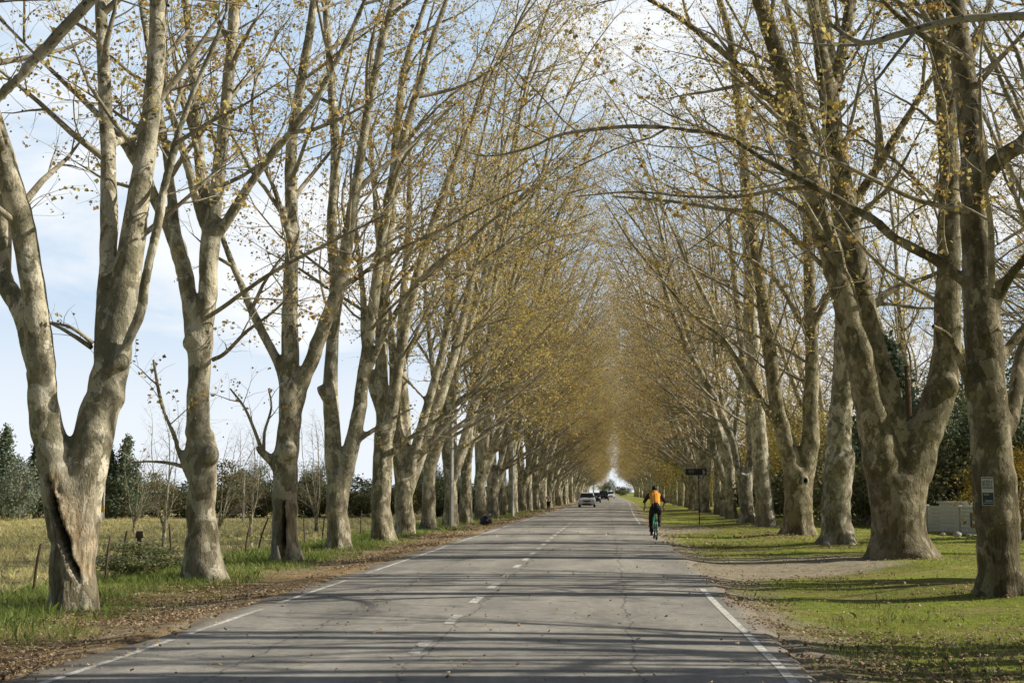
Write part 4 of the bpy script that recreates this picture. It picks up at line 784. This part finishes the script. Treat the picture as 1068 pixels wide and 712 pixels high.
plab = ['thin leaning fence post at the left photo edge before the field', 'thin fence post just right of the hollow-trunked plane', 'tall thin leaning fence post right of the hollow-trunked plane', 'stout dark fence post with a thick head in the field edge', 'straight thin post left of the second plane', 'slanting thin post between second and third planes', 'steeply leaning post just left of the third plane', 'thin post between third and fourth planes', 'small post behind the fourth plane', 'small post between fourth and fifth planes', 'small post just right of the fifth plane']
pos = []
for i, ((px, py, Z, h, lean), lab) in enumerate(zip(posts, plab)):
    p = P(px, py, Z); z = G(p[0], Z); mb = MB(); r = .055 if i == 3 else .024
    L = math.tan(R(lean)) * h
    pts = [(0, 0, -.2), (L * .3, .01, h * .35), (L * .62, -.01, h * .7), (L, 0, h)]
    mb.tube(pts, [r * 1.1, r, r * .95, r * .9], 7)
    if i == 3: mb.tube([(L, 0, h - .16), (L, 0, h)], [r * 1.6, r * 1.45], 7)
    o = link('fence_post', mb.mesh('fence_post'), m_wood); o.location = (p[0], Z, z); tag(o, lab, 'fence post', 'posts of the old field fence'); pos.append((Z, p[0], z, h, L))
pos.sort(); 
for k, hh in enumerate((.42, .72)):
    mb = MB(); pts = []
    for (Z, x, z, h, L), nx in zip(pos, pos[1:] + [None]):
        pts.append((x + L * hh / h + .02, Z, z + hh))
        if nx: pts.append(((x + nx[1]) / 2, (Z + nx[0]) / 2, (z + nx[2]) / 2 + hh - .05))
    mb.tube(pts, .0035, 4); tag(link('fence_wire', mb.mesh('fence_wire'), m_steel), ('lower' if k == 0 else 'upper') + ' rusty wire strung between the old fence posts', 'wire')

def pole(px, pyb, Z, h, r, m, label, cat='pole', lean=0.0, name='utility_pole', square=False):
    p = P(px, pyb, Z); mb = MB(); z = G(p[0], Z)
    mb.tube([(0, 0, -.4), (lean * .4, 0, h * .4), (lean, 0, h)], [r * 1.15, r, r * .8], 4 if square else 12)
    mb.tube([(lean, 0, h), (lean, 0, h + .03)], [r * .86, r * .7], 4 if square else 12)
    o = link(name, mb.mesh(name, not square), m); o.location = (p[0], Z, z); return tag(o, label, cat)
pole(471, 547, 59.5, 5.6, .10, m_conc, 'slender pale concrete pole among the trees of the left row', square=True)
pole(535, 535, 84, 5.2, .09, m_conc, 'thin pale pole far down the left row of trees', square=True)
pole(254, 532, 106, 4.3, .10, m_conc, 'pale grey pole standing in front of the hedge', square=True)
pole(107.5, 537, 112, 6.2, .10, m_conc, 'thin pale pole in front of the paired conifers')
up_ = pole(952, 540, 56, 7.0, .16, m_pole, 'brown wooden pole rising behind the massive right plane')
mb = MB(); mb.box((0, -.2, 6.45), (.12, .1, .1)); mb.tube([(0, -.16, 6.6), (0, -.16, 6.72)], [.03, .04], 8); link('insulator', mb.mesh('insulator'), m_conc, up_)
for k, (zz, lab) in enumerate(((6.62, 'upper'), (5.9, 'lower'))):
    b = np.array(up_.location); a = b + np.array([.12, -.1, zz]); e = np.array([22, 33, 5.2 + zz * .25]); t = np.linspace(0, 1, 14)
    pts = a[None] * (1 - t[:, None]) + e[None] * t[:, None]; pts[:, 2] -= .8 * t * (1 - t)
    mb = MB(); mb.tube(pts, .011, 5); tag(link('overhead_wire', mb.mesh('overhead_wire'), m_black), lab + ' wire leading right from the brown wooden pole', 'wire')
# far side support so the wires end on something
o = pole(1180, 560, 33, 7.4, .15, m_pole, 'wooden pole beyond the right frame edge carrying the wires'); o.location.x = 22; o.location.z = G(22, 33)

# small yellow marker in the field
p = P(106, 538, 100); yo = empty('marker_sign', (p[0], 100, G(p[0], 100)), 0, 'small yellow marker sign on a white post at the field edge', 'sign')
mb = MB(); mb.tube([(0, 0, -.2), (0, 0, 1.0)], .045, 8); link('post', mb.mesh('post'), m_white, yo)
mb = MB(); mb.box((0, -.06, 1.18), (.42, .03, .55)); link('sign_panel', mb.mesh('sign_panel', False), plain('yellow_sheet', (.75, .42, .03), .5, .4), yo)

# black sign panel on a post, right verge
p = P(729.5, 544, 63.5); so_ = empty('sign_post', (p[0], 63.5, G(p[0], 63.5)), 0, 'black horizontal sign panel on a thin dark post at the right verge', 'sign')
mb = MB(); mb.tube([(0, 0, -.3), (0, 0, 2.75)], .024, 10); link('post', mb.mesh('post'), m_black, so_)
sp_ = MB(); sp_.box((-.13, -.05, 2.62), (1.06, .03, .32)); spn = link('sign_panel', sp_.mesh('sign_panel', False), m_black, so_)
m_grey = plain('faded_print', (.16, .16, .16), .6, .3)
mb = MB(); mb.box((-.36, -.067, 2.66), (.30, .004, .09)); mb.box((-.36, -.067, 2.57), (.24, .004, .03)); link('print', mb.mesh('print', False), m_grey, spn)
mb = MB(); mb.box((.24, -.067, 2.69), (.09, .004, .045)); mb.box((.27, -.067, 2.61), (.13, .004, .04)); mb.box((.25, -.067, 2.53), (.10, .004, .04)); link('emblem', mb.mesh('emblem', False), m_white, spn)
mb = MB(); mb.tube([(-.2, -.03, 2.46), (0, -.02, 2.2)], .012, 6); mb.tube([(.2, -.03, 2.46), (0, -.02, 2.2)], .012, 6); link('brace', mb.mesh('brace'), m_white, so_)

# poster on the right-hand tree
p = P(1023.5, 512, 19.7); pz = p[2]
po = empty('poster', (p[0] - .0, 19.7 - .325, pz), R(-14), 'two-part printed poster fixed to the trunk of the tall right plane', 'poster')
bw, bh = .172, .43
m_paper = plain('poster_paper', (.62, .62, .60), .5, .3, 0, .08, 20); m_blue = plain('poster_photo', (.045, .06, .075), .5, .3, 0, .5, 26); m_ink = plain('poster_ink', (.04, .04, .05), .6, .2); m_pale = plain('poster_strip', (.35, .39, .42), .5, .3)
mb = MB(); mb.box((0, 0, .0), (bw, .008, bh)); link('board', mb.mesh('board', False), m_paper, po)
mb = MB(); mb.box((0, -.0055, -.115), (bw * .90, .003, .185)); pb = link('photo_panel', mb.mesh('photo_panel', False), m_blue, po)
mb = MB(); mb.box((0, -.0085, -.175), (bw * .82, .003, .012)); mb.box((.01, -.0085, -.145), (bw * .6, .003, .022)); mb.box((-.02, -.0085, -.05), (bw * .45, .003, .016)); link('caption_strip', mb.mesh('caption_strip', False), m_pale, pb)
mb = MB(); mb.box((0, -.0055, .195), (bw * .92, .003, .010))
rq = random.Random(4)
for row, (z, hh, n) in enumerate(((.15, .034, 6), (.10, .05, 5), (.05, .028, 8))):
    for i in range(n):
        wd = bw * .84 / n; x = -bw * .42 + wd * (i + .5); arc = -.10 * (x / bw) ** 2 if row == 0 else 0
        mb.box((x - wd * .25, -.0055, z + arc), (wd * .22, .003, hh)); 
        if rq.random() < .7: mb.box((x + wd * .18, -.0055, z + arc), (wd * .2, .003, hh * .95))
        mb.box((x, -.0055, z + arc + hh * rq.choice((-.36, 0, .36))), (wd * .3, .0026, hh * .22))
link('lettering', mb.mesh('lettering', False), m_ink, po)

# low white wall on the right
def wall():
    a = np.array([12.3, 49.5]); b = np.array([16.6, 34.0]); d = b - a; L = np.linalg.norm(d); an = math.atan2(d[1], d[0])
    o = empty('garden_wall', (a[0], a[1], G(a[0], a[1]) - .03), an, 'low white wall of ribbed concrete panels beyond the right lawn', 'wall')
    m = plain('white_wall_paint', (.55, .55, .52), .8, .2, 0, .14, 3); h = 1.0; n = 7; wd = L / n
    for i in range(n):
        mb = MB()
        for k in range(7): mb.box((wd * (i + .5), 0, .03 + h / 7 * (k + .5)), (wd - .11, .07 + .012 * (k % 2), h / 7 - .012))
        link('wall_panel', mb.mesh('wall_panel', False), m, o)
    for i in range(n + 1):
        mb = MB(); mb.box((wd * i, 0, .53), (.10, .13, 1.1)); link('wall_post', mb.mesh('wall_post', False), m, o)
    mb = MB(); mb.box((wd * 1.35, -.055, .55), (.09, .03, .52)); link('vent_slot', mb.mesh('vent_slot', False), m_grey, o)
    p = np.array([13.9, 50.2]); q = empty('concrete_block', (p[0], p[1], G(*p)), an, 'white concrete slab showing above the low white wall', 'slab')
    mb = MB(); mb.box((0, 0, .55), (2.4, .8, 1.1)); mb.box((0, 0, 1.13), (2.55, .95, .07)); l = link('slab', mb.mesh('slab', False), m, q)
wall()
# stones
def stone(px, py, Z, s, label, m):
    p = P(px, py, Z); bm = bmesh.new(); bmesh.ops.create_icosphere(bm, subdivisions=3, radius=1)
    for v in bm.verts: v.co *= 1 + .28 * mnoise.noise(v.co * 1.3 + Vector((px, 0, 0))); v.co.z *= .8
    me = bpy.data.meshes.new('stone'); bm.to_mesh(me); bm.free(); me.polygons.foreach_set('use_smooth', np.ones(len(me.polygons), bool))
    o = link('stone', me, m); o.scale = (s, s, s); o.location = (p[0], Z, G(p[0], Z) + s * .45); tag(o, label, 'stone')
stone(862, 565, 37.6, .10, 'white painted stone at the left foot of the burled plane', m_conc)
stone(998, 554, 44, .14, 'pale stone on the lawn in front of the white wall', m_conc); stone(1011, 556, 43, .10, 'small pale stone on the lawn near the poster tree', m_conc); stone(983, 553, 45, .09, 'small pale stone on the lawn near the massive plane', m_conc)
# splintered pale wood at the foot of the third tree
p = P(291, 575, 29.4); mb = MB(); mb.tube([(0.03, 0, -.05), (0, 0, .12), (-.03, .01, .28), (-.05, .02, .42)], [.06, .05, .035, .01], 7); o = link('broken_stake', mb.mesh('broken_stake'), plain('split_pale_wood', (.55, .47, .36), .8, .2)); o.location = (p[0], 29.4, G(p[0], 29.4)); tag(o, 'short pale splintered stake at the foot of the third left plane', 'stake')

# black rubbish bag
p = P(507, 544, 62); bo = empty('rubbish_bag', (p[0], 62, G(p[0], 62)), .4, 'black rubbish bag lying on the left verge beside the trees', 'bag')
bm = bmesh.new(); bmesh.ops.create_icosphere(bm, subdivisions=4, radius=1)
for v in bm.verts:
    n = mnoise.noise(v.co * 2.2) * .16 + abs(mnoise.noise(v.co * 5)) * .14; v.co *= 1 + n; v.co.x *= .30; v.co.y *= .26; v.co.z = max(v.co.z * .24 + .2, 0.0)
me = bpy.data.meshes.new('bag_body'); bm.to_mesh(me); bm.free(); me.polygons.foreach_set('use_smooth', np.ones(len(me.polygons), bool)); link('bag_body', me, plain('black_plastic', (.008, .008, .009), .25, .5), bo)
mb = MB(); mb.tube([(.12, 0, .38), (.16, -.02, .46), (.2, -.03, .56)], [.035, .02, .06], 9); link('bag_knot', mb.mesh('bag_knot'), plain('grey_plastic', (.3, .32, .36), .35, .5), bo)

# ------------------------------------------------------------------ people
def skin_part(name, chains, balls, voxel, m, parent, it=2, label=None):
    mb = MB()
    for pts, rad in chains: 
        pts = np.array(pts, float); mb.tube(pts, rad, 12); mb.ball(pts[0], rad[0]); mb.ball(pts[-1], rad[-1])
    for c, r in balls: mb.ball(c, r, 9, 14)
    me = remesh(mb, voxel, it); o = link(name, me, m, parent)
    if label: o['label'] = label
    return o
m_skin = plain('skin', (.36, .21, .14), .6, .35, 0, .08); m_hair = plain('dark_hair', (.018, .013, .010), .6, .3); m_vest = plain('orange_vest', (.95, .36, .045), .7, .2, 0, .12, 10); m_yel = plain('yellow_tape', (.92, .78, .2), .5, .4)
m_trou = plain('dark_trousers', (.022, .022, .026), .85, .2); m_dshirt = plain('dark_sleeves', (.05, .04, .035), .85, .2); m_shoe = plain('shoes', (.03, .03, .035), .6, .3); m_pink = plain('pale_pink_shirt', (.70, .55, .52), .8, .2)
m_green = plain('green_bike_paint', (.02, .30, .17), .35, .5); m_tyre = plain('tyre_rubber', (.02, .019, .018), .85, .2); m_chrome = plain('bike_metal', (.45, .45, .45), .35, .5, .9)

def hand(base, d, curl_to, side, mb_chains):
    """palm + four fingers + thumb curling round a grip"""
    base = np.array(base); d = np.array(d) / np.linalg.norm(d); c = np.array(curl_to) / np.linalg.norm(curl_to); s_ = np.cross(d, c) * side
    mb_chains.append(([base, base + d * .05, base + d * .085], [.026, .036, .034]))
    for i, l in enumerate((.07, .08, .075, .058)):
        o = base + d * .085 + s_ * (-.030 + i * .020); mb_chains.append(([o, o + d * l * .45 + c * .012, o + d * l * .55 + c * l * .5, o + d * l * .2 + c * l * .85], [.0105, .0098, .009, .008]))
    o = base + d * .03 - s_ * .03; mb_chains.append(([o, o + d * .03 - s_ * .018 + c * .015, o + d * .05 - s_ * .005 + c * .04], [.013, .011, .009]))

def cyclist():
    p = P(683, 562.4, 40.5); o = empty('person', (p[0] + .01, 40.5, .035), R(2), 'person in an orange vest and dark trousers riding a green bicycle away', 'person')
    bk = empty('bicycle', (p[0] + .01, 40.5, .035), R(2), 'green bicycle ridden along the right road edge', 'bicycle')
    # bicycle: rear axle y=-.52, front axle y=.52
    R_ = .335
    for y in (-.52, .52):
        w_ = empty('wheel', (0, y, R_)); w_.parent = bk
        a = np.linspace(0, 2 * math.pi, 41)
        mb = MB(); mb.tube([(0, R_ * .935 * math.cos(t), R_ * .935 * math.sin(t)) for t in a], .022, 8, cap=False); link('tyre', mb.mesh('tyre'), m_tyre, w_)
        mb = MB(); mb.tube([(0, R_ * .86 * math.cos(t), R_ * .86 * math.sin(t)) for t in a], .011, 6, cap=False)
        link('rim', mb.mesh('rim'), m_chrome, w_)
        mb = MB()
        for k in range(24):
            t = k * 2 * math.pi / 24; mb.tube([((-1) ** k * .03, .02 * math.cos(t + .6), .02 * math.sin(t + .6)), (0, R_ * .85 * math.cos(t), R_ * .85 * math.sin(t))], .0016, 3)
        mb.tube([(-.06, 0, 0), (.06, 0, 0)], .022, 8); link('spokes', mb.mesh('spokes'), m_chrome, w_)
    mb = MB(); bb = (0, -.08, .29); st = (0, -.25, .78); hd = (0, .36, .80); hl = (0, .40, .66)
    for a, b, r in ((bb, st, .017), (bb, hl, .020), (st, hd, .017), (hd, hl, .02)): mb.tube([a, b], r, 10)
    for s in (-1, 1): mb.tube([(s * .02, bb[1], bb[2]), (s * .055, -.52, R_)], .010, 8); mb.tube([(s * .015, st[1], st[2] - .03), (s * .055, -.52, R_)], .009, 8)
    link('frame', mb.mesh('frame'), m_green, bk)
    mb = MB()
    for s in (-1, 1): mb.tube([(s * .03, .405, .64), (s * .055, .45, .5), (s * .055, .52, R_)], .012, 8)
    link('fork', mb.mesh('fork'), m_green, bk)
    mb = MB(); mb.tube([hd, (0, .33, .98), (0, .38, 1.0)], .014, 8); mb.tube([(-.30, .30, 1.0), (-.2, .36, 1.01), (0, .38, 1.0), (.2, .36, 1.01), (.30, .30, 1.0)], .012, 8); link('handlebar', mb.mesh('handlebar'), m_chrome, bk)
    mb = MB(); mb.tube([st, (0, -.28, .90)], .013, 8); link('seat_post', mb.mesh('seat_post'), m_chrome, bk)
    mb = MB(); mb.ball((0, -.33, .925), (.085, .11, .035)); mb.ball((0, -.18, .925), (.03, .12, .028)); link('saddle', remesh(mb, .012, 1), m_black, bk)
    mb = MB(); a = np.linspace(0, 2 * math.pi, 25); mb.tube([(.045, bb[1] + .09 * math.cos(t), bb[2] + .09 * math.sin(t)) for t in a], .006, 5, cap=False)
    ca = R(-62); cv = np.array([0, math.cos(ca), math.sin(ca)]) * .17
    mb.tube([(-.06, *bb[1:]), (.06, *bb[1:])], .02, 8); L_ = np.array([-.075, *bb[1:]]) + cv; Rr = np.array([.075, *bb[1:]]) - cv
    mb.tube([(-.065, *bb[1:]), L_], .011, 6); mb.tube([(.065, *bb[1:]), Rr], .011, 6); link('crank', mb.mesh('crank'), m_chrome, bk)
    for q, s in ((L_, -1), (Rr, 1)): mb = MB(); mb.box(q + np.array([s * .05, 0, 0]), (.09, .085, .02)); link('pedal', mb.mesh('pedal', False), m_black, bk)
    mb = MB(); mb.box((0, -.89, .62), (.05, .02, .04)); mb.box((0,-.72,.64),(.012,.34,.012)); link('rear_reflector', mb.mesh('rear_reflector', False), plain('red_lens', (.5, .02, .02), .2, .5), bk)
    mb = MB(); a = np.linspace(R(60), R(200), 14); mb.tube([(0, -.52 + .375 * math.cos(t), R_ + .375 * math.sin(t)) for t in a], .022, 6, sx=1.0); link('mudguard', mb.mesh('mudguard'), m_green, bk)
    # rider
    hip = np.array([0, -.30, 1.0]); ch = np.array([0, -.08, 1.36]); nk = np.array([0, .0, 1.485]); head = np.array([0, .05, 1.595])
    ank = [L_ + np.array([-.045, -.06, .085]), Rr + np.array([.045, -.06, .085])]
    legs = []
    for s, an in zip((-1, 1), ank):
        h = hip + np.array([s * .095, .02, -.04]); v = an - h; dl = np.linalg.norm(v); l1, l2 = .44, .45; dl = min(dl, .88)
        a = (l1 * l1 - l2 * l2 + dl * dl) / (2 * dl); hh = math.sqrt(max(0, l1 * l1 - a * a)); u = v / np.linalg.norm(v); f = np.array([s * .12, 1, .3]); f -= u * f.dot(u); f /= np.linalg.norm(f)
        legs.append([h, h + u * a + f * hh, an])
    arms = []
    for s in (-1, 1):
        sh = ch + np.array([s * .185, .03, .06]); wr = np.array([s * .285, .25, 1.035]); el = (sh + wr) / 2 + np.array([s * .09, -.06, -.03]); arms.append([sh, el, wr])
    chains = [([hip, (hip + ch) / 2 + np.array([0, -.03, .0]), ch], [.135, .125, .15]), ([ch, nk, head - np.array([0, 0, .05])], [.11, .058, .055])]
    for h, k, a in legs: chains.append(([h, (h + k) / 2, k, k * .65 + a * .35, a], [.085, .074, .055, .055, .038])); chains.append(([a, a + np.array([0, .06, -.045]), a + np.array([0, .16, -.06])], [.038, .035, .028]))
    for s, (sh, e, wr) in zip((-1, 1), arms): chains.append(([sh, e, wr], [.052, .042, .028])); hand(wr, np.array([s * .02, .05, -.03]), (0, .1, -.8), s, chains)
    balls = [(head, (.076, .095, .115)), (head + np.array([0, .095, -.01]), (.014, .018, .022)), (head + np.array([0, .085, -.055]), (.028, .014, .010)), (head + np.array([-.078, 0, -.01]), (.012, .02, .032)), (head + np.array([.078, 0, -.01]), (.012, .02, .032)), (hip, (.16, .13, .12))]
    for s in (-1, 1): balls.append((head + np.array([s * .03, .088, .012]), (.014, .010, .009)))
    skin_part('body', chains, balls, .012, m_skin, o)
    tor = [([hip + np.array([0, -.0, .03]), (hip + ch) / 2 + np.array([0, -.035, .0]), ch + np.array([0, 0, .02]), ch + np.array([0, .03, .09])], [.15, .155, .165, .12])]
    vb = [(ch + np.array([s * .11, .01, .05]), (.085, .10, .08)) for s in (-1, 1)]
    v = skin_part('vest', tor, vb, .014, m_vest, o)
    mb = MB()
    for s in (-1, 1): 
        mb.tube([ch + np.array([s * .075, -.115, .115]), ch + np.array([s * .075, -.178, .0]), (hip + ch) / 2 + np.array([s * .075, -.182, .0]), hip + np.array([s * .07, -.142, .06])], .013, 6, sx=1, sy=.4)
    link('reflective_tape', mb.mesh('reflective_tape'), m_yel, v)
    sl = []
    for sh, e, wr in arms: sl.append(([sh, sh * .5 + e * .5, e], [.066, .058, .054])); 
    skin_part('sleeves', sl, [], .012, m_dshirt, o)
    tr = [([hip + np.array([0, -.01, .06]), hip + np.array([0, 0, -.03])], [.15, .15])]
    for h, k, a in legs: tr.append(([h, (h + k) / 2, k, k * .6 + a * .4, a + np.array([0, 0, .04])], [.10, .088, .068, .066, .055]))
    skin_part('trousers', tr, [(hip + np.array([s * .07, -.02, -.02]), (.10, .12, .11)) for s in (-1, 1)], .013, m_trou, o)
    for a in ank: skin_part('shoe', [([a + np.array([0, -.03, -.045]), a + np.array([0, .07, -.05]), a + np.array([0, .19, -.062])], [.042, .042, .03])], [], .011, m_shoe, o)
    mb = MB(); mb.ball(head + np.array([0, -.018, .022]), (.086, .098, .108)); link('hair', remesh(mb, .012, 1), m_hair, o)
cyclist()

def walker():
    Z = 110; p = P(572, 530.5, Z); o = empty('person', (p[0], Z, G(p[0], Z)), R(170), 'person in a pale pink top and black trousers walking on the left verge', 'person'); o.scale = (.86,) * 3
    hip = np.array([0, 0, .93]); ch = np.array([0, .02, 1.3]); nk = np.array([0, .02, 1.46]); head = np.array([0, .04, 1.58])
    legs = [[np.array([-.09, 0, .88]), np.array([-.10, .16, .48]), np.array([-.10, .12, .08])], [np.array([.09, 0, .88]), np.array([.10, .02, .46]), np.array([.10, -.24, .12])]]
    arms = [[np.array([-.19, .0, 1.38]), np.array([-.25, -.08, 1.12]), np.array([-.24, .06, .9])], [np.array([.19, 0, 1.38]), np.array([.25, .04, 1.12]), np.array([.24, .2, .93])]]
    chains = [([hip, (hip + ch) / 2, ch], [.125, .115, .14]), ([ch, nk, head - np.array([0, 0, .05])], [.10, .056, .052])]
    for h, k, a in legs: chains.append(([h, (h + k) / 2, k, k * .65 + a * .35, a], [.085, .075, .055, .055, .038])); chains.append(([a, a + np.array([0, .06, -.04]), a + np.array([0, .15, -.055])], [.038, .034, .026]))
    for s, (sh, e, wr) in zip((-1, 1), arms): chains.append(([sh, e, wr], [.05, .04, .027])); hand(wr, (0, .02, -.1), (-s * .5, .4, 0), s, chains)
    balls = [(head, (.075, .092, .112)), (head + np.array([0, .092, -.01]), (.014, .018, .022)), (head + np.array([0, .083, -.055]), (.028, .014, .01))]
    skin_part('body', chains, balls, .014, m_skin, o)
    skin_part('shirt', [([hip + np.array([0, 0, .02]), (hip + ch) / 2, ch, ch + np.array([0, 0, .08])], [.15, .14, .16, .11])] + [([a[0], a[0] * .4 + a[1] * .6], [.068, .06]) for a in arms], [], .016, m_pink, o)
    skin_part('trousers', [([hip + np.array([0, 0, .04]), hip - np.array([0, 0, .04])], [.14, .14])] + [([h, (h + k) / 2, k, k * .4 + a * .6], [.105, .09, .07, .06]) for h, k, a in legs], [], .016, m_trou, o)
    for h, k, a in legs: skin_part('shoe', [([a + np.array([0, -.03, -.04]), a + np.array([0, .16, -.055])], [.042, .034])], [], .013, m_shoe, o)
    mb = MB(); mb.ball(head + np.array([0, -.02, .02]), (.086, .096, .112)); mb.ball(head + np.array([0, -.08, -.08]), (.05, .04, .09)); link('hair', remesh(mb, .014, 1), m_hair, o)
walker()

# ------------------------------------------------------------------ cars (front faces local -y)
m_glass = plain('car_glass', (.015, .02, .022), .08, .6, 0, .1); m_dark = plain('car_trim', (.015, .015, .016), .5, .4); m_lamp = plain('headlamp', (.75, .77, .8), .12, .7); m_plate = plain('number_plate', (.6, .6, .58), .5, .3); m_tail = plain('tail_lamp', (.4, .02, .02), .2, .5)
def car(name, loc, rz, label, paint, L=4.1, Wd=1.72, H=1.48, hood=.92, suv=False, group=None):
    o = empty(name, loc, rz, label, 'car', group); hw = Wd / 2; cl = .19 if not suv else .26
    # lower body: lofted sections front to back
    st = [(-L / 2, .78, .32, hood - .30), (-L / 2 + .10, .90, .24, hood - .16), (-L / 2 + .45, .97, cl, hood - .05), (-L / 2 + 1.0, 1.0, cl, hood + .02), (-.1, 1.0, cl, hood + .06), (L / 2 - .9, 1.0, cl, hood + .08), (L / 2 - .3, .97, cl + .02, hood + .06), (L / 2 - .05, .9, .28, hood - .02), (L / 2, .82, .36, hood - .14)]
    V = []; ns = 14
    for y, f, zb, zt in st:
        for k in range(ns):
            a = 2 * math.pi * (k + .5) / ns; cx, sz = math.cos(a), math.sin(a); e = .42
            V.append((hw * f * math.copysign(abs(cx) ** e, cx), y, (zb + zt) / 2 + (zt - zb) / 2 * math.copysign(abs(sz) ** e, sz)))
    i = np.arange(len(st) - 1)[:, None] * ns; j = np.arange(ns)[None]; j2 = (j + 1) % ns
    q = np.stack([i + j, i + j2, i + ns + j2, i + ns + j], -1).reshape(-1, 4)
    mb = MB(); mb.add(V, [q, np.arange(ns)[::-1][None], (np.arange(ns) + (len(st) - 1) * ns)[None]])
    b = link('body', mb.mesh('body'), paint, o); sb = b.modifiers.new('round', 'SUBSURF'); sb.levels = 1; sb.render_levels = 2
    # cabin
    y0, y1 = (-L / 2 + 1.0, L / 2 - (.35 if suv else .55)); t0, t1 = y0 + .72, y1 - (.22 if suv else .42); zb, zt = hood, H; wb, wt = hw * .93, hw * .74
    def ring(yf, yb, w_, z): return [(-w_, yf, z), (w_, yf, z), (w_, yb, z), (-w_, yb, z)]
    mb = MB(); a = np.array(ring(y0, y1, wb, zb) + ring(t0, t1, wt, zt - .04) + ring(t0 + .12, t1 - .12, wt * .86, zt))
    fs = [[k, (k + 1) % 4, (k + 1) % 4 + 4, k + 4] for k in range(4)] + [[k + 4, (k + 1) % 4 + 4, (k + 1) % 4 + 8, k + 8] for k in range(4)]
    mb.add(a, [np.array(fs), np.array([[8, 9, 10, 11]]), np.array([[3, 2, 1, 0]])])
    c = link('cabin', mb.mesh('cabin', False), paint, o); bv = c.modifiers.new('edge', 'BEVEL'); bv.width = .05; bv.segments = 3
    def pane(name, k, ins, lo=.12, hi=.94, sub=None):
        p0, p1, p2, p3 = a[k], a[(k + 1) % 4], a[(k + 1) % 4 + 4], a[k + 4]
        n = np.cross(p1 - p0, p3 - p0); n /= np.linalg.norm(n); pts = []
        for u, v in ((ins[0], lo), (ins[1], lo), (ins[1], hi), (ins[0], hi)): pts.append((p0 * (1 - u) + p1 * u) * (1 - v) + (p3 * (1 - u) + p2 * u) * v + n * .012)
        mb = MB(); pts = np.array(pts); mb.add(np.concatenate([pts, pts - n * .02]), [np.array([[0, 1, 2, 3], [4, 7, 6, 5], [0, 4, 5, 1], [1, 5, 6, 2], [2, 6, 7, 3], [3, 7, 4, 0]])]); link(name, mb.mesh(name, False), m_glass, o)
    pane('windscreen', 0, (.05, .95)); pane('rear_window', 2, (.08, .92))
    for k in (1, 3): pane('side_window', k, (.12, .50)); pane('side_window', k, (.53, .90))
    r = .31 if not suv else .36
    for sx in (-1, 1):
        for yy in (-L / 2 + .82, L / 2 - .78):
            wv = empty('wheel', (sx * (hw - .11), yy, r)); wv.parent = o
            mb = MB(); mb.tube([(-.10, 0, 0), (-.075, 0, 0), (.075, 0, 0), (.10, 0, 0)], [r * .9, r, r, r * .9], 28); link('tyre', mb.mesh('tyre'), m_tyre, wv)
            mb = MB(); mb.tube([(sx * .095, 0, 0), (sx * .112, 0, 0)], [r * .66, r * .58], 20); link('rim', mb.mesh('rim'), m_chrome, wv)
        mb = MB(); mb.ball((sx * hw * .74, -L / 2 + .14, hood - .22), (.17, .13, .085)); link('headlight', mb.mesh('headlight'), m_lamp, o)
        mb = MB(); mb.ball((sx * hw * .80, L / 2 - .10, hood - .1), (.10, .09, .13)); link('tail_light', mb.mesh('tail_light'), m_tail, o)
        mb = MB(); mb.ball((sx * (hw + .08), y0 + .38, hood + .12), (.10, .06, .07)); link('side_mirror', mb.mesh('side_mirror'), paint, o)
    mb = MB(); mb.box((0, -L / 2 - .005, hood - .29), (hw * .85, .05, .13)); link('grille', mb.mesh('grille', False), m_dark, o)
    mb = MB(); mb.box((0, -L / 2 - .0, .33), (hw * 1.1, .05, .12)); link('bumper_intake', mb.mesh('bumper_intake', False), m_dark, o)
    mb = MB(); mb.box((0, -L / 2 - .04, .47), (.40, .012, .13)); link('number_plate', mb.mesh('number_plate', False), m_plate, o)
    return o
p_silver = plain('silver_paint', (.88, .91, .94), .25, .6, .05, .03); p_black = plain('dark_car_paint', (.02, .023, .027), .2, .6, .2, .05); p_white = plain('white_car_paint', (.8, .8, .8), .3, .5, 0, .03)
def on_road(px, Z): return ((px - 633) / F * Z, Z, .0)
car('parked_car' if 0 else 'car', on_road(612.4, 127), R(0), 'silver hatchback driving toward the camera in the left lane', p_silver)
car('car', on_road(620.5, 178), 0, 'dark sedan close behind the silver hatchback', p_black, 4.4, 1.74, 1.45)
car('car', on_road(629.6, 222), 0, 'dark sport utility vehicle far down the road', p_black, 4.5, 1.82, 1.75, 1.05, True)
car('car', on_road(637.0, 300), 0, 'white car farthest away, near the vanishing point', p_white, 4.3, 1.75, 1.6, .98, True)
